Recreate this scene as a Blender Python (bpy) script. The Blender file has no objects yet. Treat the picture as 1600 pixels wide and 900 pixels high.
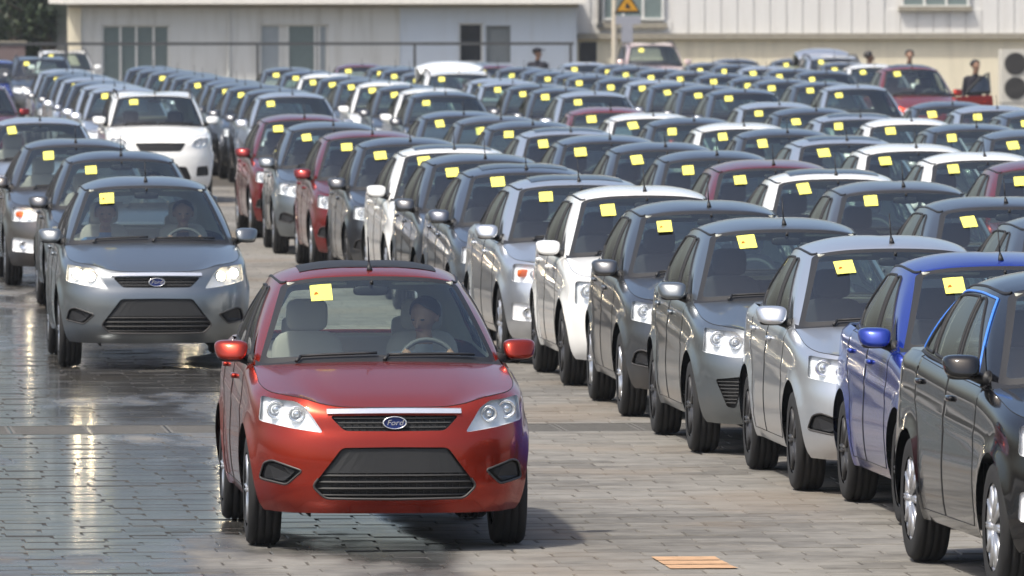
import bpy, bmesh, math, random
import numpy as np
from mathutils import Vector, Matrix
from mathutils.geometry import delaunay_2d_cdt

SC = bpy.context.scene
COL = SC.collection
random.seed(7)
R = math.radians

# ------------------------------------------------------------------ camera
# world: +Y runs along the parked columns away from the camera, Z up, metres.
HC = 3.45                       # camera height
F_PX = 13300.0                  # focal length in pixels of the 1600 px photograph
YAW = math.atan(0.0916)         # the columns run 5.2 degrees off the lens axis
cam_d = bpy.data.cameras.new('camera')
cam = bpy.data.objects.new('camera', cam_d); COL.objects.link(cam)
cam_d.sensor_width = 36.0
cam_d.lens = 36.0 * F_PX / 1600.0
cam_d.clip_start = 1.0
cam_d.clip_end = 3000.0
cam.location = (0, 0, HC)
cam.rotation_euler = (R(90) - math.atan(463.0 / F_PX), 0, -YAW)
cam_d.dof.use_dof = True
cam_d.dof.focus_distance = 56.0
cam_d.dof.aperture_fstop = 9.0
SC.camera = cam

# ------------------------------------------------------------------ sky, sun, exposure
world = bpy.data.worlds.new('World'); SC.world = world; world.use_nodes = True
wn = world.node_tree.nodes; wl = world.node_tree.links
SUN_EL, SUN_AZ = R(60), R(-128)          # azimuth measured clockwise from +Y (from the left, slightly behind the camera)
sky = wn.new('ShaderNodeTexSky'); sky.sky_type = 'NISHITA'; sky.sun_disc = False
sky.sun_elevation = SUN_EL; sky.sun_rotation = SUN_AZ
sky.air_density = 1.0; sky.dust_density = 4.5; sky.ozone_density = 1.0
wl.new(sky.outputs[0], wn['Background'].inputs[0]); wn['Background'].inputs[1].default_value = 0.15
sun_d = bpy.data.lights.new('sun', 'SUN'); sun = bpy.data.objects.new('sun', sun_d); COL.objects.link(sun)
sun_d.energy = 3.2; sun_d.angle = R(2.5); sun_d.color = (1.0, 0.95, 0.86)
_sd = Vector((math.sin(SUN_AZ) * math.cos(SUN_EL), math.cos(SUN_AZ) * math.cos(SUN_EL), math.sin(SUN_EL)))
sun.rotation_euler = _sd.to_track_quat('Z', 'Y').to_euler()
sun.location = (0, 0, 60)
SC.view_settings.view_transform = 'Standard'
SC.view_settings.look = 'None'
SC.view_settings.exposure = 0.38
SC.view_settings.gamma = 1.0
SC.render.engine = 'CYCLES'
SC.cycles.use_denoising = True
SC.cycles.max_bounces = 8
SC.cycles.transparent_max_bounces = 12
SC.cycles.transmission_bounces = 6
SC.cycles.glossy_bounces = 4
SC.cycles.diffuse_bounces = 3
SC.cycles.caustics_reflective = False
SC.cycles.caustics_refractive = False
SC.cycles.sample_clamp_indirect = 6.0

CA, SA = math.cos(YAW), math.sin(YAW)
def cam2w(X, d):
    "camera-frame lateral X and depth d on the ground -> world x, y"
    return (X * CA + d * SA, -X * SA + d * CA)
def pix(px, d):
    return cam2w((px - 800.0) * d / F_PX, d)
def hpix(py, d):
    return HC - (py + 13.0) * d / F_PX

# ------------------------------------------------------------------ materials
MATS = {}
def nmat(name):
    m = bpy.data.materials.new(name); m.use_nodes = True
    MATS[name] = m
    return m, m.node_tree.nodes, m.node_tree.links, m.node_tree.nodes['Principled BSDF']
def setp(b, col=None, rough=None, metal=None, spec=None, coat=None, coatr=None):
    if col is not None: b.inputs['Base Color'].default_value = (*col, 1)
    if rough is not None: b.inputs['Roughness'].default_value = rough
    if metal is not None: b.inputs['Metallic'].default_value = metal
    if spec is not None: b.inputs['Specular IOR Level'].default_value = spec
    if coat is not None: b.inputs['Coat Weight'].default_value = coat
    if coatr is not None: b.inputs['Coat Roughness'].default_value = coatr
def simple(name, col, rough=0.6, metal=0.0, var=0.12, scale=6.0, bump=0.0, spec=None):
    "plain surface with a little procedural variation in tone and roughness"
    m, n, l, b = nmat(name); setp(b, col, rough, metal, spec)
    tc = n.new('ShaderNodeTexCoord'); no = n.new('ShaderNodeTexNoise')
    no.inputs['Scale'].default_value = scale; no.inputs['Detail'].default_value = 5
    l.new(tc.outputs['Object'], no.inputs['Vector'])
    mr = n.new('ShaderNodeMapRange'); mr.inputs['To Min'].default_value = 1 - var; mr.inputs['To Max'].default_value = 1 + var
    l.new(no.outputs['Fac'], mr.inputs['Value'])
    mx = n.new('ShaderNodeMix'); mx.data_type = 'RGBA'; mx.blend_type = 'MULTIPLY'; mx.inputs['Factor'].default_value = 1
    mx.inputs['A'].default_value = (*col, 1); l.new(mr.outputs[0], mx.inputs['B'])
    l.new(mx.outputs['Result'], b.inputs['Base Color'])
    if bump:
        bp = n.new('ShaderNodeBump'); bp.inputs['Strength'].default_value = bump; bp.inputs['Distance'].default_value = 0.01
        l.new(no.outputs['Fac'], bp.inputs['Height']); l.new(bp.outputs[0], b.inputs['Normal'])
    return m
def make_paint():
    m, n, l, b = nmat('car_paint')
    oi = n.new('ShaderNodeObjectInfo'); l.new(oi.outputs['Color'], b.inputs['Base Color'])
    setp(b, rough=0.28, metal=0.0, coat=0.85, coatr=0.035, spec=0.25); b.inputs['Coat IOR'].default_value = 1.42
    rg_ = n.new('ShaderNodeMath'); rg_.operation = 'MULTIPLY_ADD'; rg_.inputs[1].default_value = 0.26; rg_.inputs[2].default_value = 0.07; l.new(oi.outputs['Alpha'], rg_.inputs[0]); l.new(rg_.outputs[0], b.inputs['Roughness'])
    l.new(oi.outputs['Alpha'], b.inputs['Metallic'])          # object alpha carries how metallic the paint is
    tc = n.new('ShaderNodeTexCoord'); no = n.new('ShaderNodeTexNoise')
    no.inputs['Scale'].default_value = 3.0; no.inputs['Detail'].default_value = 6
    l.new(tc.outputs['Object'], no.inputs['Vector'])
    mr = n.new('ShaderNodeMapRange'); mr.inputs['To Min'].default_value = 0.02; mr.inputs['To Max'].default_value = 0.11
    l.new(no.outputs['Fac'], mr.inputs['Value']); l.new(mr.outputs[0], b.inputs['Coat Roughness'])
    return m
def make_glass(name, tint, refl=1.0):
    m, n, l, b = nmat(name); n.remove(b)
    tr = n.new('ShaderNodeBsdfTransparent'); tr.inputs[0].default_value = (*tint, 1)
    gl = n.new('ShaderNodeBsdfGlossy'); gl.inputs['Roughness'].default_value = 0.015
    ge = n.new('ShaderNodeNewGeometry'); dp = n.new('ShaderNodeVectorMath'); dp.operation = 'DOT_PRODUCT'
    l.new(ge.outputs['Incoming'], dp.inputs[0]); l.new(ge.outputs['Normal'], dp.inputs[1])
    def math_(op, a, b=None):
        q = n.new('ShaderNodeMath'); q.operation = op; q.use_clamp = op in ('SUBTRACT', 'MULTIPLY_ADD')
        for i, w in enumerate((a, b)):
            if w is None: continue
            if isinstance(w, (int, float)): q.inputs[i].default_value = w
            else: l.new(w, q.inputs[i])
        return q
    ab = math_('ABSOLUTE', dp.outputs['Value']); su = math_('SUBTRACT', 1.0, ab.outputs[0]); pw = math_('POWER', su.outputs[0], 5.0)
    ma = math_('MULTIPLY_ADD', pw.outputs[0], 0.92); ma.inputs[2].default_value = 0.08 * refl     # two glass faces
    mx = n.new('ShaderNodeMixShader')
    l.new(ma.outputs[0], mx.inputs[0]); l.new(tr.outputs[0], mx.inputs[1]); l.new(gl.outputs[0], mx.inputs[2])
    l.new(mx.outputs[0], n['Material Output'].inputs[0])
    return m
make_paint()
make_glass('windscreen_glass', (0.80, 0.89, 0.84), 1.9)
make_glass('side_glass', (0.66, 0.71, 0.68), 1.8)
make_glass('lens_glass', (0.93, 0.95, 0.96), 0.8)
simple('black_plastic', (0.012, 0.012, 0.013), 0.55)
simple('grey_plastic', (0.020, 0.021, 0.022), 0.65)
simple('rubber', (0.014, 0.014, 0.014), 0.8, var=0.25, scale=14)
simple('trim_grey', (0.055, 0.052, 0.05), 0.45)
simple('seam', (0.006, 0.006, 0.006), 0.8)
simple('chrome', (0.86, 0.87, 0.88), 0.18, 0.8, var=0.03)
simple('reflector', (0.90, 0.91, 0.92), 0.30, 0.1, var=0.18, scale=22)
simple('alloy', (0.62, 0.63, 0.65), 0.3, 0.8)
simple('steel_dark', (0.05, 0.05, 0.052), 0.5, 0.3)
simple('seat_fabric', (0.50, 0.47, 0.42), 0.9, var=0.08)
simple('seat_dark', (0.045, 0.045, 0.05), 0.9)
simple('liner', (0.72, 0.73, 0.62), 0.85, var=0.05)
simple('dash', (0.10, 0.105, 0.11), 0.65)
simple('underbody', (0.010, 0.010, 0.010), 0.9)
simple('badge_blue', (0.012, 0.03, 0.16), 0.3)
simple('amber', (0.75, 0.13, 0.02), 0.3)
simple('blue_film', (0.06, 0.22, 0.75), 0.35)
simple('yellow_paper', (0.84, 0.77, 0.14), 0.7, var=0.04)
simple('red_ink', (0.62, 0.20, 0.03), 0.7)
def make_lamp():
    m, n, l, b = nmat('lamp_lit'); setp(b, (1, .9, .7), 0.4)
    b.inputs['Emission Color'].default_value = (1.0, 0.80, 0.50, 1); b.inputs['Emission Strength'].default_value = 95.0
make_lamp()

# ------------------------------------------------------------------ object helpers
def mesh_obj(name, verts, faces, mat, parent=None, smooth=False, weld=0.0, flip=False):
    me = bpy.data.meshes.new(name)
    me.from_pydata([tuple(map(float, v)) for v in verts], [], [tuple(map(int, f)) for f in faces])
    if weld:
        bm = bmesh.new(); bm.from_mesh(me)
        bmesh.ops.remove_doubles(bm, verts=bm.verts, dist=weld)
        bm.to_mesh(me); bm.free()
    me.materials.append(MATS[mat] if isinstance(mat, str) else mat)
    if smooth:
        me.polygons.foreach_set('use_smooth', [True] * len(me.polygons))
    o = bpy.data.objects.new(name, me); COL.objects.link(o)
    if parent: o.parent = parent
    return o
class MB:
    "collects plain shapes into one mesh"
    def __init__(s): s.v = []; s.f = []
    def add(s, v, f):
        k = len(s.v); s.v += [tuple(p) for p in v]; s.f += [tuple(i + k for i in q) for q in f]; return s
    def box(s, x0, x1, y0, y1, z0, z1, c=0.0):
        "box, with all vertical edges chamfered by c"
        if c <= 0:
            v = [(x, y, z) for z in (z0, z1) for (x, y) in ((x0, y0), (x1, y0), (x1, y1), (x0, y1))]
            return s.add(v, [(3, 2, 1, 0), (4, 5, 6, 7)] + [(i, (i + 1) % 4, (i + 1) % 4 + 4, i + 4) for i in range(4)])
        ring = [(x0 + c, y0), (x1 - c, y0), (x1, y0 + c), (x1, y1 - c), (x1 - c, y1), (x0 + c, y1), (x0, y1 - c), (x0, y0 + c)]
        v = [(x, y, z) for z in (z0, z1) for (x, y) in ring]
        return s.add(v, [tuple(range(7, -1, -1)), tuple(range(8, 16))] + [(i, (i + 1) % 8, (i + 1) % 8 + 8, i + 8) for i in range(8)])
    def tube(s, pts, r, n=6, caps=True):
        pts = [Vector(p) for p in pts]; rr = r if isinstance(r, (list, tuple)) else [r] * len(pts)
        v = []; prev = None
        for i, p in enumerate(pts):
            d = (pts[min(i + 1, len(pts) - 1)] - pts[max(i - 1, 0)]).normalized()
            up = Vector((0, 0, 1)) if abs(d.z) < 0.95 else Vector((1, 0, 0))
            if prev is not None and prev.cross(d).length > 1e-3: a = (prev - d * prev.dot(d)).normalized()
            else: a = (up - d * up.dot(d)).normalized()
            prev = a
            b = d.cross(a)
            for k in range(n):
                t = 2 * math.pi * k / n
                v.append(p + (a * math.cos(t) + b * math.sin(t)) * rr[i])
        f = []
        for i in range(len(pts) - 1):
            for k in range(n):
                f.append((i * n + k, i * n + (k + 1) % n, (i + 1) * n + (k + 1) % n, (i + 1) * n + k))
        if caps:
            f.append(tuple(range(n - 1, -1, -1))); f.append(tuple((len(pts) - 1) * n + k for k in range(n)))
        return s.add(v, f)
    def ell(s, c, rx, ry, rz, e1=1.0, e2=1.0, nu=18, nv=10):
        "superellipsoid: exponents below 1 make it boxier"
        sp = lambda w, e: math.copysign(abs(w) ** e, w)
        v = []
        for i in range(nv + 1):
            ph = -math.pi / 2 + math.pi * i / nv
            for k in range(nu):
                th = 2 * math.pi * k / nu
                v.append((c[0] + rx * sp(math.cos(ph), e1) * sp(math.cos(th), e2), c[1] + ry * sp(math.cos(ph), e1) * sp(math.sin(th), e2), c[2] + rz * sp(math.sin(ph), e1)))
        f = [(i * nu + k, i * nu + (k + 1) % nu, (i + 1) * nu + (k + 1) % nu, (i + 1) * nu + k) for i in range(nv) for k in range(nu)]
        return s.add(v, f)
    def lathe(s, prof, axis='x', c=(0, 0, 0), n=28):
        v = []; f = []; m = len(prof)
        for k in range(n):
            t = 2 * math.pi * k / n
            for (a, r) in prof:
                if axis == 'x': v.append((c[0] + a, c[1] + r * math.cos(t), c[2] + r * math.sin(t)))
                elif axis == 'y': v.append((c[0] + r * math.cos(t), c[1] + a, c[2] + r * math.sin(t)))
                else: v.append((c[0] + r * math.cos(t), c[1] + r * math.sin(t), c[2] + a))
        for k in range(n):
            k2 = (k + 1) % n
            for i in range(m - 1):
                f.append((k * m + i, k * m + i + 1, k2 * m + i + 1, k2 * m + i))
        return s.add(v, f)
    def prism(s, poly, y0, y1):
        "outline in x,z extruded along y"
        n = len(poly); v = [(x, y0, z) for x, z in poly] + [(x, y1, z) for x, z in poly]
        return s.add(v, [tuple(range(n)), tuple(range(2 * n - 1, n - 1, -1))] + [(i + n, (i + 1) % n + n, (i + 1) % n, i) for i in range(n)])
    def build(s, name, mat, parent=None, smooth=False, weld=0.0):
        return mesh_obj(name, s.v, s.f, mat, parent, smooth, weld)
def empty(name, loc=(0, 0, 0), rz=0.0):
    o = bpy.data.objects.new(name, None); COL.objects.link(o); o.location = loc; o.rotation_euler = (0, 0, rz)
    o.empty_display_size = 0.3
    return o
def tag(o, label=None, cat=None, group=None, kind=None):
    if label: o['label'] = label
    if cat: o['category'] = cat
    if group: o['group'] = group
    if kind: o['kind'] = kind
    return o
def kids(o):
    return [c for c in bpy.data.objects if c.parent == o]

# ------------------------------------------------------------------ car shape
def curve(xs, ys):
    "smooth interpolation through knots (monotone cubic)"
    xs = list(map(float, xs)); ys = list(map(float, ys)); n = len(xs)
    h = [xs[i + 1] - xs[i] for i in range(n - 1)]; dl = [(ys[i + 1] - ys[i]) / h[i] for i in range(n - 1)]
    m = [dl[0]] + [0.0 if dl[i - 1] * dl[i] <= 0 else 2 * dl[i - 1] * dl[i] / (dl[i - 1] + dl[i]) for i in range(1, n - 1)] + [dl[-1]]
    def f(x):
        if x <= xs[0]: return ys[0]
        if x >= xs[-1]: return ys[-1]
        i = 0
        while x > xs[i + 1]: i += 1
        t = (x - xs[i]) / h[i]
        return ((1 + 2 * t) * (1 - t) ** 2) * ys[i] + t * (1 - t) ** 2 * h[i] * m[i] + t * t * (3 - 2 * t) * ys[i + 1] + t * t * (t - 1) * h[i] * m[i + 1]
    return f
def inpoly(p, poly):
    x, y = p; c = False; j = len(poly) - 1
    for i in range(len(poly)):
        xi, yi = poly[i]; xj, yj = poly[j]
        if (yi > y) != (yj > y) and x < (xj - xi) * (y - yi) / (yj - yi) + xi: c = not c
        j = i
    return c
def roundpoly(poly, r, keep=(), n=4):
    "rounds the corners of an outline"
    out = []; N = len(poly)
    for i in range(N):
        p = Vector(poly[i]); a = Vector(poly[i - 1]) - p; b = Vector(poly[(i + 1) % N]) - p
        if i in keep: out.append(tuple(p)); continue
        q = min(r, a.length * .45, b.length * .45)
        s = p + a.normalized() * q; e = p + b.normalized() * q
        for k in range(n + 1):
            t = k / n
            out.append(tuple(s * (1 - t) ** 2 + p * 2 * t * (1 - t) + e * t * t))
    return out
def dense(poly, step):
    out = []
    for i in range(len(poly)):
        a = Vector(poly[i]); b = Vector(poly[(i + 1) % len(poly)]); n = max(1, int((b - a).length / step + .5))
        out += [tuple(a + (b - a) * k / n) for k in range(n)]
    return out
def panel(domain, ns, nt, polys, sgrid=None):
    """triangulates the rectangle domain=(s0,s1,t0,t1) so that every outline in polys [(name, pts)] is followed exactly;
    returns 2-D points and {region: triangles}; later outlines lie inside or beside earlier ones"""
    s0, s1, t0, t1 = domain
    S = sgrid or [s0 + (s1 - s0) * i / ns for i in range(ns + 1)]
    T = [t0 + (t1 - t0) * j / nt for j in range(nt + 1)]
    pts = []; edges = []
    segs = []
    for _, P in polys:
        k = len(pts); pts += [Vector(p) for p in P]
        edges += [(k + i, k + (i + 1) % len(P)) for i in range(len(P))]
        segs += P
    seg = np.array(segs) if segs else np.zeros((0, 2))
    for i, a in enumerate(S):
        for j, b in enumerate(T):
            bd = i in (0, len(S) - 1) or j in (0, nt)
            if len(seg):
                dmin = float(np.min((seg[:, 0] - a) ** 2 + (seg[:, 1] - b) ** 2))
                if dmin < (0.0035 if bd else 0.012) ** 2: continue
            pts.append(Vector((a, b)))
    for c in ((s0, t0), (s1, t0), (s0, t1), (s1, t1)): pts.append(Vector(c))
    V, _e, Fc = delaunay_2d_cdt(pts, edges, [], 0, 1e-6)[:3]
    reg = {}
    for f in Fc:
        c = sum((V[i] for i in f), Vector((0, 0))) / len(f)
        a2 = (V[f[1]] - V[f[0]]).cross(V[f[2]] - V[f[0]])
        if abs(a2) < 1e-9: continue
        name = 'body'
        for nm, P in polys:
            if inpoly(c, P): name = nm
        reg.setdefault(name, []).append(tuple(f))
    return V, reg
def orient(v, f, outward):
    "turns a triangle so that it faces outward(point)"
    a, b, c = (Vector(v[i]) for i in (f[0], f[1], f[-1]))
    n = (b - a).cross(c - a)
    return f if n.dot(outward((a + b + c) / 3)) >= 0 else tuple(reversed(f))
def compact(v, faces):
    used = sorted({i for f in faces for i in f}); mp = {k: i for i, k in enumerate(used)}
    return [v[i] for i in used], [tuple(mp[i] for i in f) for f in faces]
def mirror(v, f):
    return [(-p[0], p[1], p[2]) for p in v], [tuple(reversed(q)) for q in f]

class Shape:
    "the skin of one kind of car: nose at y=0, tail at y=L, image-left side at -x"
    def __init__(s, sp):
        s.sp = sp; s.L = sp['L']; s.ax = (sp['front_axle'], sp['rear_axle']); s.ra = sp['arch_r']
        s.Yf = curve(*sp['nose']); s.Xw = curve(*sp['side'])
        s.Yt = curve([.25, .4, .6, .85, 1.2], [s.L - .10, s.L - .01, s.L, s.L - .03, s.L - .10])
        s.ztx = curve(*sp['top_nose']); s.zty = curve(*sp['top_side'])
        s.a1 = .82; s.p = sp.get('p', 3.1); s.b1 = (1 - s.a1 ** s.p) ** (1 / s.p)
        s.yc = .95; s.yr = s.L - .85
        s.k = [0, .7, 1.3, 1.3 + (s.yr - s.yc), 1.3 + (s.yr - s.yc) + .6, 1.3 + (s.yr - s.yc) + 1.3]
        s.smax = s.k[-1]
        gb, gt = sp['glass_base'], sp['glass_top']
        s.gb = [list(p) for p in gb]; s.gt = [list(p) for p in gt]
        for i in range(4, 8):
            y = s.gb[i][1]; q = s.side_top(y); s.gb[i][0] = q[0] - .004; s.gb[i][2] = q[2] - .004
    # -- lower body
    def zb(s, u):
        k = s.k; b = s.sp['sill']
        if u < k[1]: return b[0]
        if u < k[2]: return b[0] + (b[1] - b[0]) * (u - k[1]) / (k[2] - k[1])
        if u < k[3]: return b[1]
        return b[1] + (b[2] - b[1]) * min(1, (u - k[3]) / .6)
    def frac(s, u):
        k = s.k
        if u <= k[1]: return ('n', u / k[1] * s.a1)
        if u <= k[2]: return ('c', s.b1 * (1 - (u - k[1]) / (k[2] - k[1])))
        if u <= k[3]: return ('s', s.yc + u - k[2])
        if u <= k[4]: return ('rc', s.b1 * (u - k[3]) / (k[4] - k[3]))
        return ('r', s.a1 * (1 - (u - k[4]) / (k[5] - k[4])))
    def zt(s, u):
        m, w = s.frac(u)
        if m == 'n': return s.ztx(w * .845)
        if m == 'c': return s.zty(s.yc - (s.yc - .09) * w)
        if m == 's': return s.zty(w)
        return s.zty(s.yr + (s.L - s.yr) * (w if m == 'rc' else 1))
    def wallz(s, u, z):
        zt = s.zt(u); q = max(0.0, zt - z); r, r2 = .11, .055
        ins = r2 * (1 - math.sqrt(max(0, 1 - (1 - q / r) ** 2))) if q < r else 0.0
        yf = s.Yf(z) + ins * .6; yt = s.Yt(z) - ins; X = s.Xw(z) - ins
        m, w = s.frac(u); p = s.p
        if m != 's': w = min(1.0, max(0.0, w))
        if m == 'n': x = X * w; y = s.yc - (s.yc - yf) * (1 - w ** p) ** (1 / p)
        elif m == 'c': y = s.yc - (s.yc - yf) * w; x = X * (1 - w ** p) ** (1 / p)
        elif m == 's': y = w; x = X
        elif m == 'rc': y = s.yr + (yt - s.yr) * w; x = X * (1 - w ** p) ** (1 / p)
        else: x = X * w; y = s.yr + (yt - s.yr) * (1 - w ** p) ** (1 / p)
        if m in ('c', 's', 'rc'):
            fl = 0
            for a in s.ax:
                dd = math.hypot(y - a, z - .36); fl += .020 * math.exp(-((dd - s.ra) / .055) ** 2)
            x += fl * (1 if z < .85 else max(0, (1.0 - z) / .15))
            x += .007 * math.exp(-((z - (.80 + .05 * (y - 1))) / .035) ** 2) * (1 if 1.0 < y < s.L - .6 else 0)
        return (-x, y, z)
    def wall(s, u, t):
        zb, zt = s.zb(u), s.zt(u)
        return s.wallz(u, zb + (zt - zb) * t)
    def side_top(s, y):
        u = s.find(1, y, None, top=True)
        p = s.wall(u, 1.0); return (-p[0], p[1], p[2])
    def find(s, ax, val, z, top=False, lo=None, hi=None):
        "parameter u where the wall at height z reaches x (ax 0, nose) or y (ax 1, side)"
        if ax == 0: lo, hi = 0.0, s.k[2]; g = lambda u: -s.wallz(u, min(z, s.zt(u)))[0]
        elif ax == 1: lo, hi = .35, s.k[4] + .2; g = lambda u: s.wallz(u, s.zt(u) if top else min(z, s.zt(u)))[1]
        for _ in range(40):
            mid = (lo + hi) / 2
            if g(mid) < val: lo = mid
            else: hi = mid
        return (lo + hi) / 2
    TS = .8
    def ut(s, ax, a, z):
        u = s.find(ax, a, z); zb, zt = s.zb(u), s.zt(u)
        return (u, min(1, max(0, (z - zb) / (zt - zb))) * s.TS)
    def outline(s, ax, poly, r=.02, step=.03, keep=()):
        return [s.ut(ax, a, z) for a, z in dense(roundpoly(poly, r, keep), step)]
    # -- glasshouse
    GS, GT = .42, .62
    def cr(s, P, u):
        n = len(P); i = min(int(u), n - 2); t = u - i
        def g(j):
            if j < 0: q = P[1]; return (-q[0], q[1], q[2])
            if j >= n: q = P[n - 2]; return (-q[0], q[1], q[2])
            return P[j]
        p0, p1, p2, p3 = g(i - 1), g(i), g(i + 1), g(i + 2)
        return [0.5 * (2 * p1[c] + (p2[c] - p0[c]) * t + (2 * p0[c] - 5 * p1[c] + 4 * p2[c] - p3[c]) * t * t + (3 * p1[c] - p0[c] - 3 * p2[c] + p3[c]) * t ** 3) for c in range(3)]
    def glass(s, u, t):
        b, c = s.cr(s.gb, u), s.cr(s.gt, u)
        e = .02; b2, b1 = s.cr(s.gb, min(u + e, len(s.gb) - 1)), s.cr(s.gb, max(u - e, 0))
        tx, ty = b2[0] - b1[0], b2[1] - b1[1]; l = math.hypot(tx, ty) or 1
        nx, ny = ty / l, -tx / l
        k = .026 * 4 * t * (1 - t)
        return (-(b[0] + (c[0] - b[0]) * t + nx * k), b[1] + (c[1] - b[1]) * t + ny * k, b[2] + (c[2] - b[2]) * t + k * .3)
    def gfind(s, ax, val, t, lo, hi, dec=False):
        g = (lambda u: -s.glass(u, t)[0]) if ax == 0 else (lambda u: s.glass(u, t)[1])
        for _ in range(40):
            mid = (lo + hi) / 2
            if (g(mid) < val) != dec: lo = mid
            else: hi = mid
        return (lo + hi) / 2

def coons(front, side, rear, dome):
    "half of a hood, roof or deck: front and rear run from the centre line outwards, side from front to rear"
    m, n = len(front) - 1, len(side) - 1
    f = [Vector(p) for p in front]; sd = [Vector(p) for p in side]; r = [Vector(p) for p in rear]
    # parameter along the length follows the side
    le = [0.0]
    for i in range(n): le.append(le[-1] + (sd[i + 1] - sd[i]).length)
    V = []
    for j in range(n + 1):
        b = le[j] / le[-1]
        c = f[0].lerp(r[0], b)
        for i in range(m + 1):
            a = abs(f[i].x) / abs(f[m].x) * (1 - b) + abs(r[i].x) / abs(r[m].x) * b
            p = f[i] * (1 - b) + r[i] * b + c * (1 - a) + sd[j] * a - (f[0] * (1 - a) * (1 - b) + f[m] * a * (1 - b) + r[0] * (1 - a) * b + r[m] * a * b)
            p.z += dome(a, b)
            V.append(tuple(p))
    w = m + 1
    F = [(j * w + i, j * w + i + 1, (j + 1) * w + i + 1, (j + 1) * w + i) for j in range(n) for i in range(m)]
    return V, F

def both(v, f):
    "both mirror halves in one list"
    v2, f2 = mirror(v, f); k = len(v)
    return v + v2, f + [tuple(i + k for i in q) for q in f2]
UPV = lambda p: Vector((0, 0, 1))

def car_parts(sp):
    """builds every part of one kind of car as a template: list of dicts(name, mesh, parent index, tier)"""
    S = Shape(sp); T = []
    def add(name, v, f, mat, smooth=True, parent=None, weld=0.0, tier=0, tag_=None):
        me = bpy.data.meshes.new(name)
        me.from_pydata([tuple(map(float, p)) for p in v], [], [tuple(map(int, q)) for q in f])
        if weld:
            bm = bmesh.new(); bm.from_mesh(me); bmesh.ops.remove_doubles(bm, verts=bm.verts, dist=weld); bm.to_mesh(me); bm.free()
        me.materials.append(MATS[mat])
        if smooth: me.polygons.foreach_set('use_smooth', [True] * len(me.polygons))
        T.append(dict(name=name, mesh=me, parent=parent, paint=(mat == 'car_paint'), tier=tier, tag=tag_))
        return len(T) - 1
    def addmb(name, mb, mat, **k): return add(name, mb.v, mb.f, mat, **k)
    lit = sp.get('lit')
    # ---- lower body wall with all its outlines
    polys = []
    for a in S.ax:
        P = []
        for i in range(33):
            t = math.pi * i / 32
            P.append((a - S.ra * math.cos(t), .36 + S.ra * math.sin(t)))
        P = [(a - S.ra, .10)] + P + [(a + S.ra, .10)]
        polys.append(('arch', [S.ut(1, y, max(z, .05)) for y, z in dense(P, .04)]))
    fr = sp['front']
    for nm, P in fr['centre']:          # half outlines that start and end on the centre line
        polys.append((nm, S.outline(0, P, .03, .03, keep=(0, len(P) - 1))))
    for nm, P, r in fr['sides']:
        polys.append((nm, S.outline(0, P, r, .025)))
    for nm, P in sp['doors']:
        zz = [(y, (S.zty(y) - .012) if z > 5 else z) for y, z in dense(P, .07)]
        polys.append((nm, [S.ut(1, y, z) for y, z in zz]))
    sg = [0.0]
    while sg[-1] < S.smax - .05: sg.append(sg[-1] + (.035 if sg[-1] < 1.4 else .07))
    sg = [x for x in sg if x < S.smax - .03] + [S.smax]
    V2, reg = panel((0, S.smax, 0, S.TS), 0, 22, polys, sg)
    W = [S.wall(p.x, p.y / S.TS) for p in V2]
    W = [(0.0 if abs(p[0]) < 2e-4 else p[0], p[1], p[2]) for p in W]
    mid = S.L / 2
    def outw(p):
        yy = min(max(p.y, 1.0), S.L - 1.0)
        return Vector((p.x, p.y - yy, 0.0)) if True else None
    for k in reg: reg[k] = [orient(W, f, outw) for f in reg[k]]
    # ---- hood
    kf = S.k[1]; n1, n2 = 16, 16
    ycw = sp['hood_end']; ucw = S.find(1, ycw[1], None, top=True)
    fe = [S.wall(kf * i / n1, 1.0) for i in range(n1 + 1)]
    se = [S.wall(kf + (ucw - kf) * j / n2, 1.0) for j in range(n2 + 1)]
    xe = abs(se[-1][0])
    re = []
    for i in range(n1 + 1):
        a = i / n1; re.append((-xe * a, ycw[0] + (ycw[1] - ycw[0]) * a ** 2.4, se[-1][2] + (ycw[2] - se[-1][2]) * (1 - a ** 2.2)))
    hd = sp['hood_dome']
    def hdome(a, b):
        z = hd * (1 - a ** 2.5) * math.sin(math.pi * min(1, b * 1.0)) ** .8 if 0 < b < 1 else 0
        xc = .50 + .22 * b
        z += .014 * (1 / (1 + math.exp((a - xc) / .022))) * min(1, b * 6) * min(1, (1 - b) * 5)
        return z
    hv, hf = coons(fe, se, re, hdome)
    hf = [orient(hv, f, UPV) for f in hf]
    v, f = both(hv, hf); add('hood', v, f, 'car_paint', weld=.0008)
    # ---- glasshouse
    nG = len(S.gb) - 1; gp = []
    def G(u, t): return (u * S.GS, t * S.GT)
    ws = sp['windscreen']
    def wpoly(pts, lo, hi, ax=0, dec=False, r=.05, keep=(0, -1)):
        P = dense(roundpoly(pts, r, [k % len(pts) for k in keep]), .05)
        return [G(S.gfind(ax, a, t, lo, hi, dec) if not (ax == 0 and a <= 0) else (0 if not dec else nG), t) for a, t in P]
    gp.append(('frit', wpoly([(0, .005), (ws[0] + .045, .005), (ws[1] + .035, .985), (0, .985)], 0, 3.6)))
    gp.append(('windscreen', wpoly([(0, .075), (ws[0], .075), (ws[1], .935), (0, .935)], 0, 3.6)))
    for nm, P in sp['side_windows']:
        gp.append((nm, wpoly(P, 3.0, nG - 1, ax=1, keep=(), r=.05)))
    gp.append(('rear_window', wpoly([(0, .08), (.56, .08), (.42, .90), (0, .90)], nG - 2.6, nG, dec=True)))
    ng = 66
    V3, greg = panel((0, nG * S.GS, 0, S.GT), ng, 10, gp)
    Gv = [S.glass(p.x / S.GS, p.y / S.GT) for p in V3]
    Gv = [(0.0 if abs(p[0]) < 2e-4 else p[0], p[1], p[2]) for p in Gv]
    gout = lambda p: Vector((p.x, p.y - min(max(p.y, 2.2), 3.2), .4))
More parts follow.
